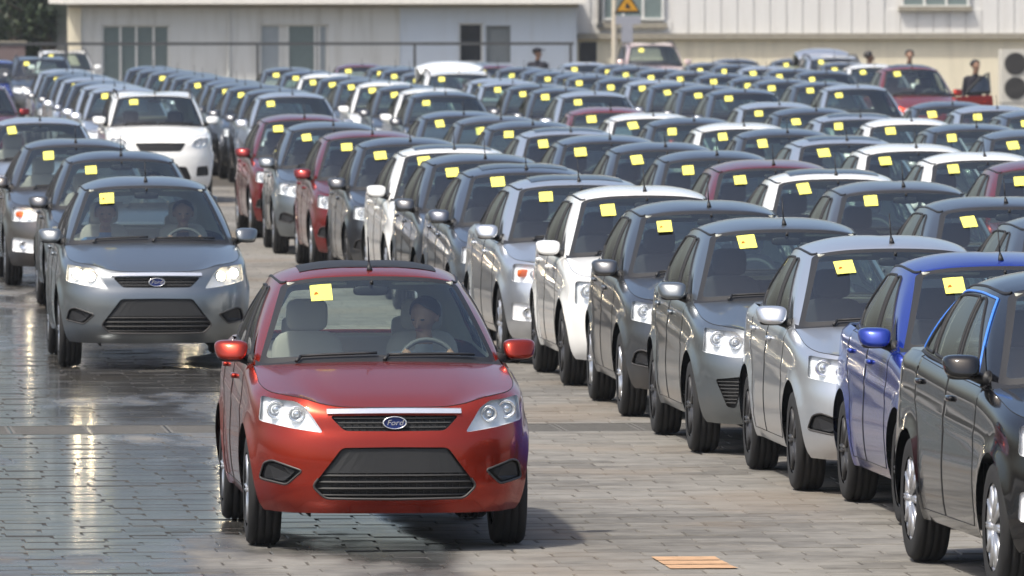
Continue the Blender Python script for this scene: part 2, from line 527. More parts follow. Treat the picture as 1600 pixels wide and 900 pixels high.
    for k in greg: greg[k] = [orient(Gv, q, gout) for q in greg[k]]
    # ---- roof
    m1, m2 = 12, 24
    kA, kC = 3.0, nG - 2.0
    rf = [S.glass(kA * i / m1, 1.0) for i in range(m1 + 1)]
    rs = [S.glass(kA + (kC - kA) * j / m2, 1.0) for j in range(m2 + 1)]
    rr = [S.glass(nG - (nG - kC) * i / m1, 1.0) for i in range(m1 + 1)]
    rv, rfc = coons(rf, rs, rr, lambda a, b: sp['roof_dome'] * (1 - a ** 2.2) * (math.sin(math.pi * b) ** .75 if 0 < b < 1 else 0) + .022 * (1 - a ** 2) * 0 + .012 * (a ** 2) * (1 - a ** 6) * (math.sin(math.pi * b) if 0 < b < 1 else 0))
    rfc = [orient(rv, q, UPV) for q in rfc]
    roofz = lambda x, y: S_roof(rv, x, y)
    # ---- rear deck
    dke = S.k[3] + .35
    u0 = S.find(1, S.gb[8][1], None, top=True)
    df = [S.cr(S.gb, nG - 2.0 * i / 10) for i in range(11)]; df = [(-p[0], p[1] - .01, p[2] - .01) for p in df]
    dr = [S.wall(S.smax - (S.smax - S.k[4]) * i / 10, 1.0) for i in range(11)]
    ds = [S.wall(u0 + (S.k[4] - u0) * j / 8, 1.0) for j in range(9)]
    df[-1] = ds[0]
    dv, dfc = coons(df, ds, dr, lambda a, b: .03 * (1 - a ** 2) * math.sin(math.pi * b) if 0 < b < 1 else 0)
    dfc = [orient(dv, q, UPV) for q in dfc]
    # ---- body = wall + pillars + roof + deck, one welded skin
    bv, bf = [], []
    for vv, ff in ((W, reg['body']), (Gv, greg['body']), (rv, rfc), (dv, dfc)):
        cv, cf = compact(vv, ff); k = len(bv); bv += cv; bf += [tuple(i + k for i in q) for q in cf]
    v, f = both(bv, bf)
    add('body', v, f, 'car_paint', weld=.0012)
    # ---- windscreen and windows
    cv, cf = compact(Gv, greg['frit']); v, f = both(cv, cf); add('windscreen_surround', v, f, 'black_plastic', weld=.0008)
    cv, cf = compact(Gv, greg['windscreen']); v, f = both(cv, cf); wsi = add('windscreen', v, f, 'windscreen_glass', weld=.0008)
    cv, cf = compact(Gv, greg['rear_window']); v, f = both(cv, cf); add('rear_window', v, f, 'windscreen_glass', weld=.0008)
    trim = MB(); film = MB()
    for nm, P in sp['side_windows']:
        cv, cf = compact(Gv, greg[nm]); add('side_window', cv, cf, 'side_glass')
        mv, mf = mirror(cv, cf); add('side_window', mv, mf, 'side_glass')
    for nm, P in gp:
        if nm in [q[0] for q in sp['side_windows']]:
            L3 = [S.glass(a / S.GS, b / S.GT) for a, b in P]; L3.append(L3[0])
            trim.tube(L3, .011, 4, False)
    belt = [S.glass(4 + .1 * i, .012) for i in range(40)]
    trim.tube(belt, .012, 4, False)
    ditch = [S.glass(2.6 + .14 * i, .985) for i in range(int((nG - 4.6) / .14))]
    ditch = [(p[0] * .985, p[1], p[2] + .006) for p in ditch]
    addmb('window_trim', trim, 'black_plastic', tier=0); add('window_trim', *mirror(trim.v, trim.f), 'black_plastic', tier=0)
    rd = MB(); rd.tube(ditch, .011, 4, False); addmb('roof_strip', rd, 'black_plastic', tier=0); add('roof_strip', *mirror(rd.v, rd.f), 'black_plastic', tier=0)
    if sp.get('film'):
        top = [S.glass(3.45 + .1 * i, .93) for i in range(int((nG - 6.2) / .1))]
        lo = [S.glass(3.45 + .03 * i, .93 - .035 * i) for i in range(25)]
        bk = [S.glass(nG - 2.75, .93 - .07 * i) for i in range(13)]
        for q in (lo[::-1] + top + bk,):
            q = [(p[0] - .006, p[1], p[2]) for p in q]
            film.tube(q, .009, 5, False)
        addmb('trim_film', film, 'blue_film'); add('trim_film', *mirror(film.v, film.f), 'blue_film')
    # ---- cowl strip, wipers
    cw = MB(); a_ = [(p[0] * .99, p[1] - .012, p[2] - .010) for p in re]; b_ = [S.glass(3.3 * i / n1, .10) for i in range(n1 + 1)]
    b_ = [(p[0], p[1] + .01, p[2] - .012) for p in b_]
    cw.add(a_ + b_, [(i, i + 1, i + n1 + 2, i + n1 + 1) for i in range(n1)])
    v, f = both(cw.v, cw.f); add('cowl', v, f, 'black_plastic', smooth=False, weld=.0008)
    for (x0, x1, t0) in ((.05, .60, .05), (-.50, -.02, .05)):
        wp = MB(); pts = []
        for i in range(7):
            x = x0 + (x1 - x0) * i / 6; u = S.gfind(0, abs(x), .06, 0, 3.4); p = S.glass(u, .06 + .02 * i / 6)
            pts.append((x, p[1] - .022, p[2] + .012))
        wp.tube(pts, .010, 5); wp.tube([pts[0], (pts[0][0] - .03, pts[0][1] - .05, pts[0][2] - .03)], .012, 5)
        addmb('wiper', wp, 'black_plastic', tier=1)
    # ---- doors with handles
    seam = MB()
    for nm, P in sp['doors']:
        for sgn in (0, 1):
            cv, cf = compact(W, reg[nm])
            if sgn: cv, cf = mirror(cv, cf)
            di = add('door', cv, cf, 'car_paint', tier=0)
            ys = [p[0] for p in P]; yh = max(ys) - .17; zh = S.zty(yh) - .135
            u = S.find(1, yh, zh); p = S.wallz(u, zh)
            h = MB(); h.ell((p[0] - .012, yh, zh), .020, .085, .018, .6, .7, 10, 6)
            hv_, hf_ = (h.v, h.f) if not sgn else mirror(h.v, h.f)
            add('door_handle', hv_, hf_, 'car_paint', parent=di, tier=1)
    for nm, P in polys:
        if nm in [q[0] for q in sp['doors']]:
            L3 = [S.wall(a, b / S.TS) for a, b in P]; L3.append(L3[0])
            seam.tube(L3, .0035, 4, False)
    eg = fe + se[1:]
    eg = [(p[0], p[1], p[2] + .001) for p in eg]
    seam.tube(eg, .0025, 4, False)
    addmb('panel_seam', seam, 'seam', tier=1); add('panel_seam', *mirror(seam.v, seam.f), 'seam', tier=1)
    # ---- front openings: recessed, walls around
    def bucket(nm, depth, mat, name, centre, shrink=1.0, tier=0):
        P = [q for q in polys if q[0] == nm][0][1]
        cv, cf = compact(W, reg[nm]); cv = [(p[0] * shrink, p[1] + depth, p[2]) for p in cv]
        L = [S.wall(a, b / S.TS) for a, b in P]
        nP = len(L); k = len(cv)
        rng = [i for i in range(nP) if not (centre and abs(L[i][0]) < 1e-3 and abs(L[(i + 1) % nP][0]) < 1e-3)]
        cv = cv + L + [(p[0] * shrink, p[1] + depth, p[2]) for p in L]
        cf = cf + [(k + i, k + (i + 1) % nP, k + nP + (i + 1) % nP, k + nP + i) for i in rng]
        return cv, cf, L
    out = {}
    for nm, depth, mat, label in fr['recess']:
        centre = nm in [q[0] for q in fr['centre']]
        cv, cf, L = bucket(nm, depth, mat, label, centre)
        if centre:
            v, f = both(cv, cf); i0 = add(label, v, f, mat, smooth=False, weld=.0008, tag_=nm)
            out[nm] = [i0]
        else:
            i0 = add(label, cv, cf, mat, smooth=False, tag_=nm); mv, mf = mirror(cv, cf); i1 = add(label, mv, mf, mat, smooth=False, tag_=nm)
            out[nm] = [i0, i1]
    for nm, mat in fr.get('skins', ()):       # flush pieces in another material
        cv, cf = compact(W, reg[nm]); cv = [(p[0], p[1] - .004, p[2]) for p in cv]
        if nm in [q[0] for q in fr['centre']]:
            v, f = both(cv, cf); add(nm, v, f, mat, weld=.0008)
        else:
            add(nm, cv, cf, mat); mv, mf = mirror(cv, cf); add(nm, mv, mf, mat)
    # ---- headlights: reflector bowl, rings, lens, lamp
    cv, cf, L = bucket('headlight', .055, 'reflector', 'headlight', False, .985)
    lv, lf = compact(W, reg['headlight'])
    for sgn in (0, 1):
        mm = (lambda v, f: mirror(v, f)) if sgn else (lambda v, f: (v, f))
        hi_ = add('headlight', *mm(cv, cf), 'reflector', smooth=False, tier=0)
        add('lens', *mm(lv, lf), 'lens_glass', parent=hi_, tier=0)
        for (x, z, r) in fr['lamps']:
            rg = MB(); lamp = MB()
            u = S.find(0, x, z); p = S.wallz(u, z)
            c = (p[0] * .985, p[1] + .030, z)
            rg.lathe([(.018, r), (-.014, r), (-.016, r * .86), (.016, r * .55)], 'y', c, 20)
            lamp.ell((c[0], c[1] + .002, c[2]), r * .42, .012, r * .42, 1, 1, 12, 6)
            add('reflector_ring', *mm(rg.v, rg.f), 'chrome', parent=hi_, tier=1)
            add('bulb', *mm(lamp.v, lamp.f), 'lamp_lit' if lit else 'chrome', parent=hi_, tier=1)
        if fr.get('amber'):
            am = MB(); x, z, w, h = fr['amber']; u = S.find(0, x, z); p = S.wallz(u, z)
            am.ell((p[0] * .985, p[1] + .035, z), w, .022, h, .5, .5, 12, 6)
            add('indicator', *mm(am.v, am.f), 'amber', parent=hi_, tier=1)
    # ---- grille bars, chrome, badge, plate panel, slats
    for (nm, x, z0, z1, n, depth, thick) in fr['slats']:
        par = out[nm][0]
        for i in range(n):
            z = z0 + (z1 - z0) * (i + .5) / n
            xx = x(z) if callable(x) else x
            b = MB()
            pts = []
            for k in range(-8, 9):
                xk = xx * k / 8; u = S.find(0, abs(xk), z); p = S.wallz(u, z); pts.append((xk, p[1] + depth, z))
            b.tube(pts, thick, 4)
            addmb('slat', b, 'black_plastic' if nm != 'upper_grille' else 'grey_plastic', smooth=False, parent=par, tier=2)
    if fr.get('pocket'):
        P = fr['pocket']; cxp = sum(q[0] for q in P) / len(P); czp = sum(q[1] for q in P) / len(P)
        for sgn in (0, 1):
            for k_, nm_, mt_, dp_ in ((.99, 'pocket_frame', 'trim_grey', None), (.74, 'pocket_cover', 'black_plastic', .012)):
                Q = dense(roundpoly([(cxp + (x - cxp) * k_, czp + (z - czp) * k_) for x, z in P], .02), .02)
                L_ = []
                for x, z in Q:
                    p = S.wallz(S.find(0, x, z), z); L_.append((p[0], p[1] + (dp_ or 0.0), p[2]))
                b = MB()
                if dp_ is None: b.tube(L_ + [L_[0]], .007, 5, False)
                else: b.add(L_, [tuple(range(len(L_)))])
                v_, f_ = (b.v, b.f) if not sgn else mirror(b.v, b.f)
                add(nm_, v_, f_, mt_, parent=out['fog_recess'][sgn], tier=1, smooth=dp_ is None)
        lg = [q for q in fr['centre'] if q[0] == 'lower_grille'][0][1]; Q = dense(roundpoly(lg, .03, (0, len(lg) - 1)), .03)
        Q = [q for q in Q if q[1] < .47 and q[0] > .004]; L_ = []
        for x, z in Q:
            p = S.wallz(S.find(0, x, z), z); L_.append((p[0], p[1] - .001, p[2]))
        L_.sort(key=lambda p: 0); full = [(-p[0], p[1], p[2]) for p in L_[::-1]] + L_
        b = MB(); b.tube(full, .008, 5, False); addmb('grille_lip', b, 'trim_grey', parent=out['lower_grille'][0], tier=1)
        for i in range(-9, 10):
            x = .044 * i; b = MB(); pts = []
            for z in (.345, .42, .49):
                p = S.wallz(S.find(0, abs(x), z), z); pts.append((x, p[1] + .020, z))
            b.tube(pts, .004, 4); addmb('slat', b, 'black_plastic', smooth=False, parent=out['lower_grille'][0], tier=2)
            if abs(i) < 8:
                b = MB(); pts = []
                for z in (.752, .838):
                    p = S.wallz(S.find(0, abs(x), z), z); pts.append((x, p[1] + .016, z))
                b.tube(pts, .004, 4); addmb('slat', b, 'grey_plastic', smooth=False, parent=out['upper_grille'][0], tier=2)
    if fr.get('inlet_bars'):
        for sgn in (0, 1):
            for i in range(7):
                z = .40 + .026 * i; x0_, x1_ = .605 - (z - .36) * .22, .655 + (z - .37) * .36
                pts = []
                for k in range(4):
                    xk = x0_ + (x1_ - x0_) * k / 3; u = S.find(0, xk, z); p = S.wallz(u, z); pts.append((p[0], p[1] + .016, z))
                b = MB(); b.tube(pts, .0055, 4); v_, f_ = (b.v, b.f) if not sgn else mirror(b.v, b.f)
                add('slat', v_, f_, 'grey_plastic', smooth=False, parent=out['side_inlet'][sgn], tier=2)
    if fr.get('fog'):
        for sgn in (0, 1):
            x, z = .69, .49; p = S.wallz(S.find(0, x, z), z); b = MB(); b.lathe([(.02, .05), (-.012, .05), (-.014, .042), (.01, .02), (.01, 0)], 'y', (p[0], p[1] + .02, z), 18)
            v_, f_ = (b.v, b.f) if not sgn else mirror(b.v, b.f); add('fog_lamp', v_, f_, 'chrome', parent=out['fog_recess'][sgn], tier=1)
    if fr.get('plate'):
        x, z0, z1 = fr['plate'][:3]; xw = fr['plate'][3] if len(fr['plate']) > 3 else x
        v = []
        for z, x in ((z0, xw), (z1, x)):
            for k in range(-6, 7):
                xk = x * k / 6; u = S.find(0, abs(xk), z); p = S.wallz(u, z); v.append((xk, p[1] + .012, z))
        add('plate_panel', v, [(k, k + 1, k + 14, k + 13) for k in range(12)], 'grey_plastic', smooth=False, tier=2)
    if fr.get('chrome_bar'):
        x, z0, z1 = fr['chrome_bar']; ring = []
        for k in range(-12, 13):
            xk = x * k / 12; dz = .012 * (1 - (k / 12) ** 2)
            u = S.find(0, abs(xk), z0); p0 = S.wallz(u, z0); p1 = S.wallz(S.find(0, abs(xk), z1), z1)
            ring.append([(xk, p0[1] - .002, z0 + dz * .3), (xk, p0[1] - .014, z0 + .006 + dz * .3), (xk, p1[1] - .012, z1 - .004 + dz * .3), (xk, p1[1] + .004, z1 + dz * .3)])
        v = [q for r_ in ring for q in r_]
        f = [(k * 4 + j, (k + 1) * 4 + j, (k + 1) * 4 + j + 1, k * 4 + j + 1) for k in range(24) for j in range(3)]
        add('chrome_bar', v, f, 'chrome', smooth=False, tier=1)
    if fr.get('badge'):
        z, rx, rz = fr['badge']; y = S.wallz(0, z)[1] - .006
        b = MB(); b.lathe([(.012, 1.0), (-.006, 1.0), (-.012, .93), (-.006, .86), (0.0, .86)], 'y', (0, 0, 0), 32)
        b.v = [(p[0] * rx, p[1] + y, p[2] * rz + z) for p in b.v]
        bi = addmb('badge', b, 'chrome', tier=2)
        e = MB(); e.lathe([(0, 0), (0.0, .5), (0.0, .90)], 'y', (0, 0, 0), 32); e.v = [(p[0] * rx, p[1] + y - .003, p[2] * rz + z) for p in e.v]
        addmb('badge_field', e, 'badge_blue', parent=bi, tier=2)
        tv, tf = text_mesh('Ford', rz * 1.15, shear=.25)
        tv = [(p[0] * 1.15, y - .007, p[1] + z) for p in tv]
        add('badge_lettering', tv, tf, 'chrome', smooth=False, parent=bi, tier=2)
    # ---- mirrors
    for sgn in (-1, 1):
        mx, my, mz = sp['mirror']
        b = MB(); b.ell((0, 0, 0), .102, .075, .064, .60, .66, 22, 14)
        b.v = [(p[0] * (1 + .10 * p[2] / .062), p[1] + .30 * p[0] + .9 * p[0] ** 2 + .48 * p[2], p[2]) for p in b.v]
        b.v = [(sgn * (p[0] + mx), p[1] + my, p[2] + mz) for p in b.v]
        if sgn < 0: b.f = [tuple(reversed(q)) for q in b.f]
        mi = addmb('wing_mirror', b, 'car_paint', tier=0)
        st = MB(); st.tube([(sgn * (mx - .06), my + .02, mz - .045), (sgn * (mx - .13), my - .02, mz - .075), (sgn * .775, my - .06, mz - .06)], [.032, .03, .045], 8)
        st.ell((sgn * mx, my + .012, mz - .052), .085, .055, .022, .7, .7, 14, 6)
        addmb('mirror_arm', st, 'black_plastic', parent=mi, tier=1)
        tri = MB(); q = [S.glass(3.55, .06), S.glass(4.15, .06), S.glass(3.85, .42)]
        q = [(p[0] - .010, p[1], p[2]) for p in q]; q = [(-sgn * p[0], p[1], p[2]) for p in q]; tri.add(q, [(0, 1, 2)])
        addmb('mirror_triangle', tri, 'black_plastic', smooth=False, parent=mi, tier=1)
    # ---- aerial, paper note
    u = S.glass(0, 1.0)
    ay = u[1] + .10; az = S_roof(rv, 0, ay)
    an = MB(); an.tube([(0, ay, az - .004), (0, ay + .03, az + .03), (0, ay + .05, az + .05)], [.022, .014, .007], 6); an.tube([(0, ay + .05, az + .05), (0, ay + .14, az + .21)], [.006, .004], 5)
    addmb('aerial', an, 'black_plastic', tier=0)
    ux = lambda x, t: S.glass(S.gfind(0, abs(x), t, 0, 3.4), t)
    nt = MB(); x0, x1, t0, t1 = sp.get('note', (-.425, -.29, .695, .89))
    g = []
    for t in (t0, (t0 + t1) / 2, t1):
        for x in (x0, (x0 + x1) / 2, x1):
            p = ux(x, t); g.append((x, p[1] - .006, p[2] + .004))
    ni = add('paper_note', g, [(0, 1, 4, 3), (1, 2, 5, 4), (3, 4, 7, 6), (4, 5, 8, 7)], 'yellow_paper', smooth=False, tier=0)
    dot = MB(); p = ux(x0 + .035, (t0 + t1) / 2 - .02); dot.lathe([(0, 0.0), (0, .014)], 'y', (x0 + .035, p[1] - .0095, p[2] + .006), 10)
    addmb('note_mark', dot, 'red_ink', smooth=False, parent=ni, tier=2)
    # ---- wheels
    wr = sp['wheel_r']; prof = [(-.10, wr * .66), (-.105, wr * .80), (-.10, wr * .93), (-.075, wr * .99), (-.052, wr * .995), (-.050, wr * .975), (-.040, wr * .975), (-.038, wr), (-.005, wr), (-.004, wr * .978), (.004, wr * .978), (.005, wr), (.038, wr), (.040, wr * .975), (.050, wr * .975), (.052, wr * .995), (.075, wr * .99), (.10, wr * .93), (.105, wr * .80), (.10, wr * .66)]
    for a in S.ax:
        for sgn in (-1, 1):
            cx = sgn * (sp['track'])
            t = MB(); t.lathe(prof, 'x', (cx, a, wr), 36)
            ti = addmb('wheel', t, 'rubber', tier=0)
            rim = MB(); ox = sgn * .088
            rim.lathe([(ox, wr * .68), (ox * 1.04, wr * .645), (ox * .9, wr * .61), (-ox, wr * .60)], 'x', (cx, a, wr), 36)
            nsp = sp['spokes']
            for k in range(nsp):
                th = 2 * math.pi * k / nsp
                for w_ in ((-.11, .11) if nsp > 6 else (-.2, .2)):
                    a0, a1 = th + w_ * .55, th + w_ * .35
                    rim.tube([(cx + ox * .92, a + wr * .15 * math.cos(a0), wr + wr * .15 * math.sin(a0)), (cx + ox * .98, a + wr * .62 * math.cos(a1), wr + wr * .62 * math.sin(a1))], [.022, .016], 5)
            rim.lathe([(ox * 1.0, 0.0), (ox * 1.0, wr * .17), (ox * .85, wr * .22)], 'x', (cx, a, wr), 20)
            addmb('rim', rim, sp['rim_mat'], parent=ti, tier=1)
            disc = MB(); disc.lathe([(ox * .45, 0.0), (ox * .45, wr * .62)], 'x', (cx, a, wr), 24)
            addmb('brake_disc', disc, 'steel_dark', parent=ti, tier=1)
    # ---- floor and arch liners
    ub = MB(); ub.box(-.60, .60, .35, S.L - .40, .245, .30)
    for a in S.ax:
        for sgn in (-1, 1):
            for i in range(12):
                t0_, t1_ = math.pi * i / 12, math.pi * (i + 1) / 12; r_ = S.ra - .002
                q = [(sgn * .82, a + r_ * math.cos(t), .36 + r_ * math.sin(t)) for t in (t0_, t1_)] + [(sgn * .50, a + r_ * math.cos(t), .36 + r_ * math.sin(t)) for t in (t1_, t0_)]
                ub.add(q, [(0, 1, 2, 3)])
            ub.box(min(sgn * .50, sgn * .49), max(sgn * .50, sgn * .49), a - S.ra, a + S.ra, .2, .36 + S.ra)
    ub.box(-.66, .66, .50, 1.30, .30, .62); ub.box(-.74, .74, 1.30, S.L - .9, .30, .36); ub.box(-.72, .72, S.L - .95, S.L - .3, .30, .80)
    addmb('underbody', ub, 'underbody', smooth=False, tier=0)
    # ---- interior
    it = MB(); y0 = sp['cabin'][0]
    ds_ = []
    for (yy, zz, hw) in ((y0 - .10, 1.075, .70), (y0 + .15, 1.10, .72), (y0 + .36, 1.09, .73), (y0 + .46, 1.02, .73), (y0 + .44, .70, .72)):
        ds_.append([(-hw, yy + .06, zz - .03), (-hw * .6, yy, zz), (0, yy - .02, zz + .005), (hw * .6, yy, zz), (hw, yy + .06, zz - .03)])
    it.add([q for r_ in ds_ for q in r_], [(i * 5 + j, i * 5 + j + 1, (i + 1) * 5 + j + 1, (i + 1) * 5 + j) for i in range(4) for j in range(4)])
    it.ell((.36, y0 + .30, 1.10), .17, .10, .05, .8, .8, 14, 6)
    addmb('dashboard', it, 'dash', tier=1)
    sw = MB(); n_ = 24; c0 = Vector((.36, y0 + .62, 1.06)); ax1 = Vector((1, 0, 0)); ax2 = Vector((0, .38, .925))
    ring = [c0 + ax1 * (.185 * math.cos(2 * math.pi * k / n_)) + ax2 * (.185 * math.sin(2 * math.pi * k / n_)) for k in range(n_ + 1)]
    sw.tube(ring, .016, 6, False); sw.ell(tuple(c0), .06, .03, .055, .8, .8, 12, 6)
    for k in (0, 12, 18): sw.tube([c0, ring[k]], .016, 5)
    addmb('steering_wheel', sw, 'dash', tier=1)
    def seat(x, y, w):
        b = MB(); b.ell((x, y + .04, .93), w, .085, .34, .45, .55, 18, 12)
        b.v = [(p[0] * 1.0, p[1] + (p[2] - .6) * .22, p[2]) for p in b.v]
        b.ell((x, y - .22, .60), w, .30, .10, .5, .5, 16, 8)
        return b
    for x in (-.37, .37):
        b = seat(x, y0 + 1.05, .24); si = addmb('seat', b, sp.get('seat_mat', 'seat_fabric'), tier=1)
        hr = MB(); hr.ell((x, y0 + 1.26, 1.37), .135, .055, .105, .5, .6, 16, 10); hr.tube([(x - .05, y0 + 1.22, 1.2), (x - .05, y0 + 1.26, 1.33)], .008, 5); hr.tube([(x + .05, y0 + 1.22, 1.2), (x + .05, y0 + 1.26, 1.33)], .008, 5)
        addmb('headrest', hr, sp.get('seat_mat', 'seat_fabric'), parent=si, tier=1)
    rb = MB(); rb.ell((0, y0 + 1.98, .88), .66, .09, .32, .4, .4, 20, 10)
    rb.v = [(p[0], p[1] + (p[2] - .6) * .25, p[2]) for p in rb.v]
    for x in (-.36, .36): rb.ell((x, y0 + 2.13, 1.25), .12, .05, .08, .5, .6, 14, 8)
    addmb('rear_seat', rb, sp.get('seat_mat', 'seat_fabric'), tier=1)
    sh = MB(); sh.box(-.70, .70, y0 + 2.15, S.gb[-1][1] - .02, 1.12, 1.15); addmb('parcel_shelf', sh, 'seat_dark', tier=1, smooth=False)
    mr = MB(); pw = S.glass(0, .86); mr.ell((0, pw[1] + .10, pw[2] - .03), .115, .02, .032, .5, .5, 14, 8); mr.tube([(0, pw[1] + .09, pw[2] - .01), (0, pw[1] + .03, pw[2] + .03)], .012, 5)
    addmb('rear_view_mirror', mr, 'black_plastic', tier=1)
    # lining: pillars and roof seen from inside
    lv_, lf_ = [], []
    cc = Vector((0, 2.5, 1.3))
    for vv, ff, sc in ((Gv, greg['body'], .972), (rv, rfc, .965)):
        cv, cf = compact(vv, ff)
        cv = [(p[0] * sc, cc.y + (p[1] - cc.y) * (sc + .012), p[2] - .022) for p in cv]
        k = len(lv_); lv_ += cv; lf_ += [tuple(i + k for i in q) for q in cf]
    v, f = both(lv_, [tuple(reversed(q)) for q in lf_]); add('lining', v, f, 'liner', weld=.001, tier=0)
    for x in (-.34, .34):
        p = ux(x, .90); p2 = ux(x, .985); vz = MB()
        vz.box(x - .19, x + .19, p2[1] + .03, p2[1] + .17, p2[2] - .045, p2[2] - .03, .01)
        addmb('sun_visor', vz, 'liner', tier=2, smooth=False)
    # ---- options
    if sp.get('sunroof') or True:
        g = []; nn = 8; r0, r1 = rs[5], rs[17]
        ya, yb = S.glass(0, 1)[1] + .20, S.glass(0, 1)[1] + .78; hw = .44
        for j in range(nn + 1):
            for i in range(-nn, nn + 1):
                x = hw * i / nn; y = ya + (yb - ya) * j / nn + .05 * (x / hw) ** 2; g.append((x, y, S_roof(rv, abs(x), y) + .004 + .030 * j / nn * (.35 if sp.get('tilt', 0) < 1 else .10)))
        w_ = 2 * nn + 1
        T.append(None); T.pop()
        add('sunroof', g, [(j * w_ + i, j * w_ + i + 1, (j + 1) * w_ + i + 1, (j + 1) * w_ + i) for j in range(nn) for i in range(2 * nn)], 'sunroof_glass' if sp.get('tilt', 0) < 1 else 'black_plastic', tier=0, tag_='opt_sunroof')
        if sp.get('tilt', 0) > 1:
            o_ = MB(); yy = ya + .02; o_.add([(x, yy + .05 * (x / hw) ** 2 + dy, S_roof(rv, abs(x), yy) + h_) for (dy, h_) in ((0, .003), (.02, .010), (.06, .011), (.08, .004)) for x in [hw * .97 * i / 8 for i in range(-8, 9)]], [(j * 17 + i, j * 17 + i + 1, (j + 1) * 17 + i + 1, (j + 1) * 17 + i) for j in range(3) for i in range(16)])
            addmb('wind_deflector', o_, 'black_plastic', smooth=False, tier=0)
    if sp.get('rails'):
        for sgn in (-1, 1):
            rl = MB(); pts = [S.glass(4.0 + .25 * i, 1.0) for i in range(int((nG - 6) / .25) + 1)]
            pts = [(sgn * -p[0] * .93, p[1], p[2] + .055) for p in pts]
            pts = [(pts[0][0], pts[0][1] - .06, pts[0][2] - .05)] + pts + [(pts[-1][0], pts[-1][1] + .06, pts[-1][2] - .05)]
            rl.tube(pts, .018, 6); addmb('roof_rail', rl, sp['rails'], tier=0)
    # shift so that the origin sits on the ground under the middle of the car
    for d in T:
        d['mesh'].transform(Matrix.Translation((0, -S.L / 2, 0)))
    return dict(T=T, L=S.L, S=S)

def S_roof(rv, x, y):
    "height of a half-roof grid near (x, y)"
    P = np.array(rv); dd = (np.abs(P[:, 0]) - abs(x)) ** 2 + (P[:, 1] - y) ** 2
    i = np.argsort(dd)[:4]; w = 1 / (dd[i] + 1e-6)
    return float((P[i, 2] * w).sum() / w.sum())
def text_mesh(txt, size, shear=0.0):
    cu = bpy.data.curves.new('txt', 'FONT'); cu.body = txt; cu.size = size; cu.align_x = 'CENTER'; cu.align_y = 'CENTER'; cu.shear = shear; cu.resolution_u = 3
    o = bpy.data.objects.new('txt', cu); COL.objects.link(o)
    me = o.to_mesh(); v = [tuple(p.co) for p in me.vertices]; f = [tuple(p.vertices) for p in me.polygons]
    o.to_mesh_clear(); bpy.data.objects.remove(o); bpy.data.curves.remove(cu)
    return v, f
simple('sunroof_glass', (0.012, 0.012, 0.014), 0.06)

# ------------------------------------------------------------------ kinds of car
def saloon():
    return dict(
        L=4.45, front_axle=.85, rear_axle=3.47, arch_r=.405, wheel_r=.350, track=.765, spokes=5, rim_mat='alloy',
        sill=(.24, .265, .30),
        nose=([.22, .28, .34, .42, .55, .66, .72, .75, .84, .90, 1.0], [.10, .05, .015, 0, 0, .008, .022, .035, .055, .075, .09]),
        side=([.22, .30, .45, .60, .80, 1.0, 1.2], [.80, .84, .868, .876, .868, .852, .84]),
        top_nose=([0, .3, .44, .6, .70], [.890, .893, .908, .947, .962]),
        top_side=([.28, .4, .6, .95, 1.3, 1.5, 2.2, 2.8, 3.4, 3.8, 4.4], [.962, .972, 1.0, 1.05, 1.095, 1.11, 1.13, 1.15, 1.175, 1.19, 1.19]),
        hood_end=(1.13, 1.32, 1.130), hood_dome=.022, roof_dome=.100,
        glass_base=[(0, 1.18, 1.125), (.40, 1.215, 1.12), (.66, 1.30, 1.105), (.765, 1.42, 1.095), (.80, 1.60, 1.1), (.8, 2.2, 1.1), (.8, 2.8, 1.1), (.8, 3.35, 1.1), (.72, 3.72, 1.185), (.60, 3.88, 1.19), (0, 3.98, 1.19)],
        glass_top=[(0, 2.02, 1.645), (.30, 2.04, 1.636), (.48, 2.10, 1.613), (.555, 2.20, 1.590), (.580, 2.38, 1.602), (.592, 2.65, 1.616), (.588, 2.95, 1.608), (.56, 3.20, 1.578), (.50, 3.38, 1.550), (.43, 3.45, 1.548), (0, 3.50, 1.565)],
        windscreen=(.712, .525),
        side_windows=[('window_front', [(1.74, .07), (2.42, .07), (2.50, .88), (2.40, .88)]), ('window_rear', [(2.50, .07), (3.22, .07), (3.34, .30), (3.16, .88), (2.57, .88)])],
        doors=[('door_front', [(1.46, .40), (1.46, 9), (2.44, 9), (2.44, .33), (1.52, .33)]), ('door_rear', [(2.46, .33), (2.46, 9), (3.38, 9), (3.36, .96), (3.12, .72), (3.03, .50), (3.02, .33)])],
        mirror=(.915, 1.62, 1.185), cabin=(1.32,),
        front=dict(
            centre=[('upper_grille', [(0, .748), (.31, .750), (.400, .842), (0, .846)]), ('lower_grille', [(0, .330), (.43, .335), (.507, .41), (.327, .648), (0, .652)])],
            sides=[('headlight', [(.440, .738), (.535, .885), (.60, .928), (.69, .935), (.798, .952), (.815, .80), (.63, .764)], .02),
                   ('fog_recess', [(.565, .505), (.745, .565), (.79, .545), (.815, .445), (.66, .415)], .02)],
            recess=[('upper_grille', .03, 'black_plastic', 'grille'), ('lower_grille', .035, 'black_plastic', 'lower_grille'), ('fog_recess', .045, 'grey_plastic', 'fog_lamp_recess')],
            lamps=[(.725, .870, .058), (.605, .848, .050)],
            slats=[('upper_grille', lambda z: .30 + (z - .75) * .95, .755, .840, 3, .012, .006), ('lower_grille', lambda z: .43 + .07 * min(1, (z - .33) / .08) - max(0, z - .41) * .75, .335, .495, 4, .016, .009)],
            plate=(.318, .492, .640, .425), chrome_bar=(.415, .850, .886), badge=(.800, .076, .040), pocket=[(.565, .505), (.745, .565), (.79, .545), (.815, .445), (.66, .415)]))
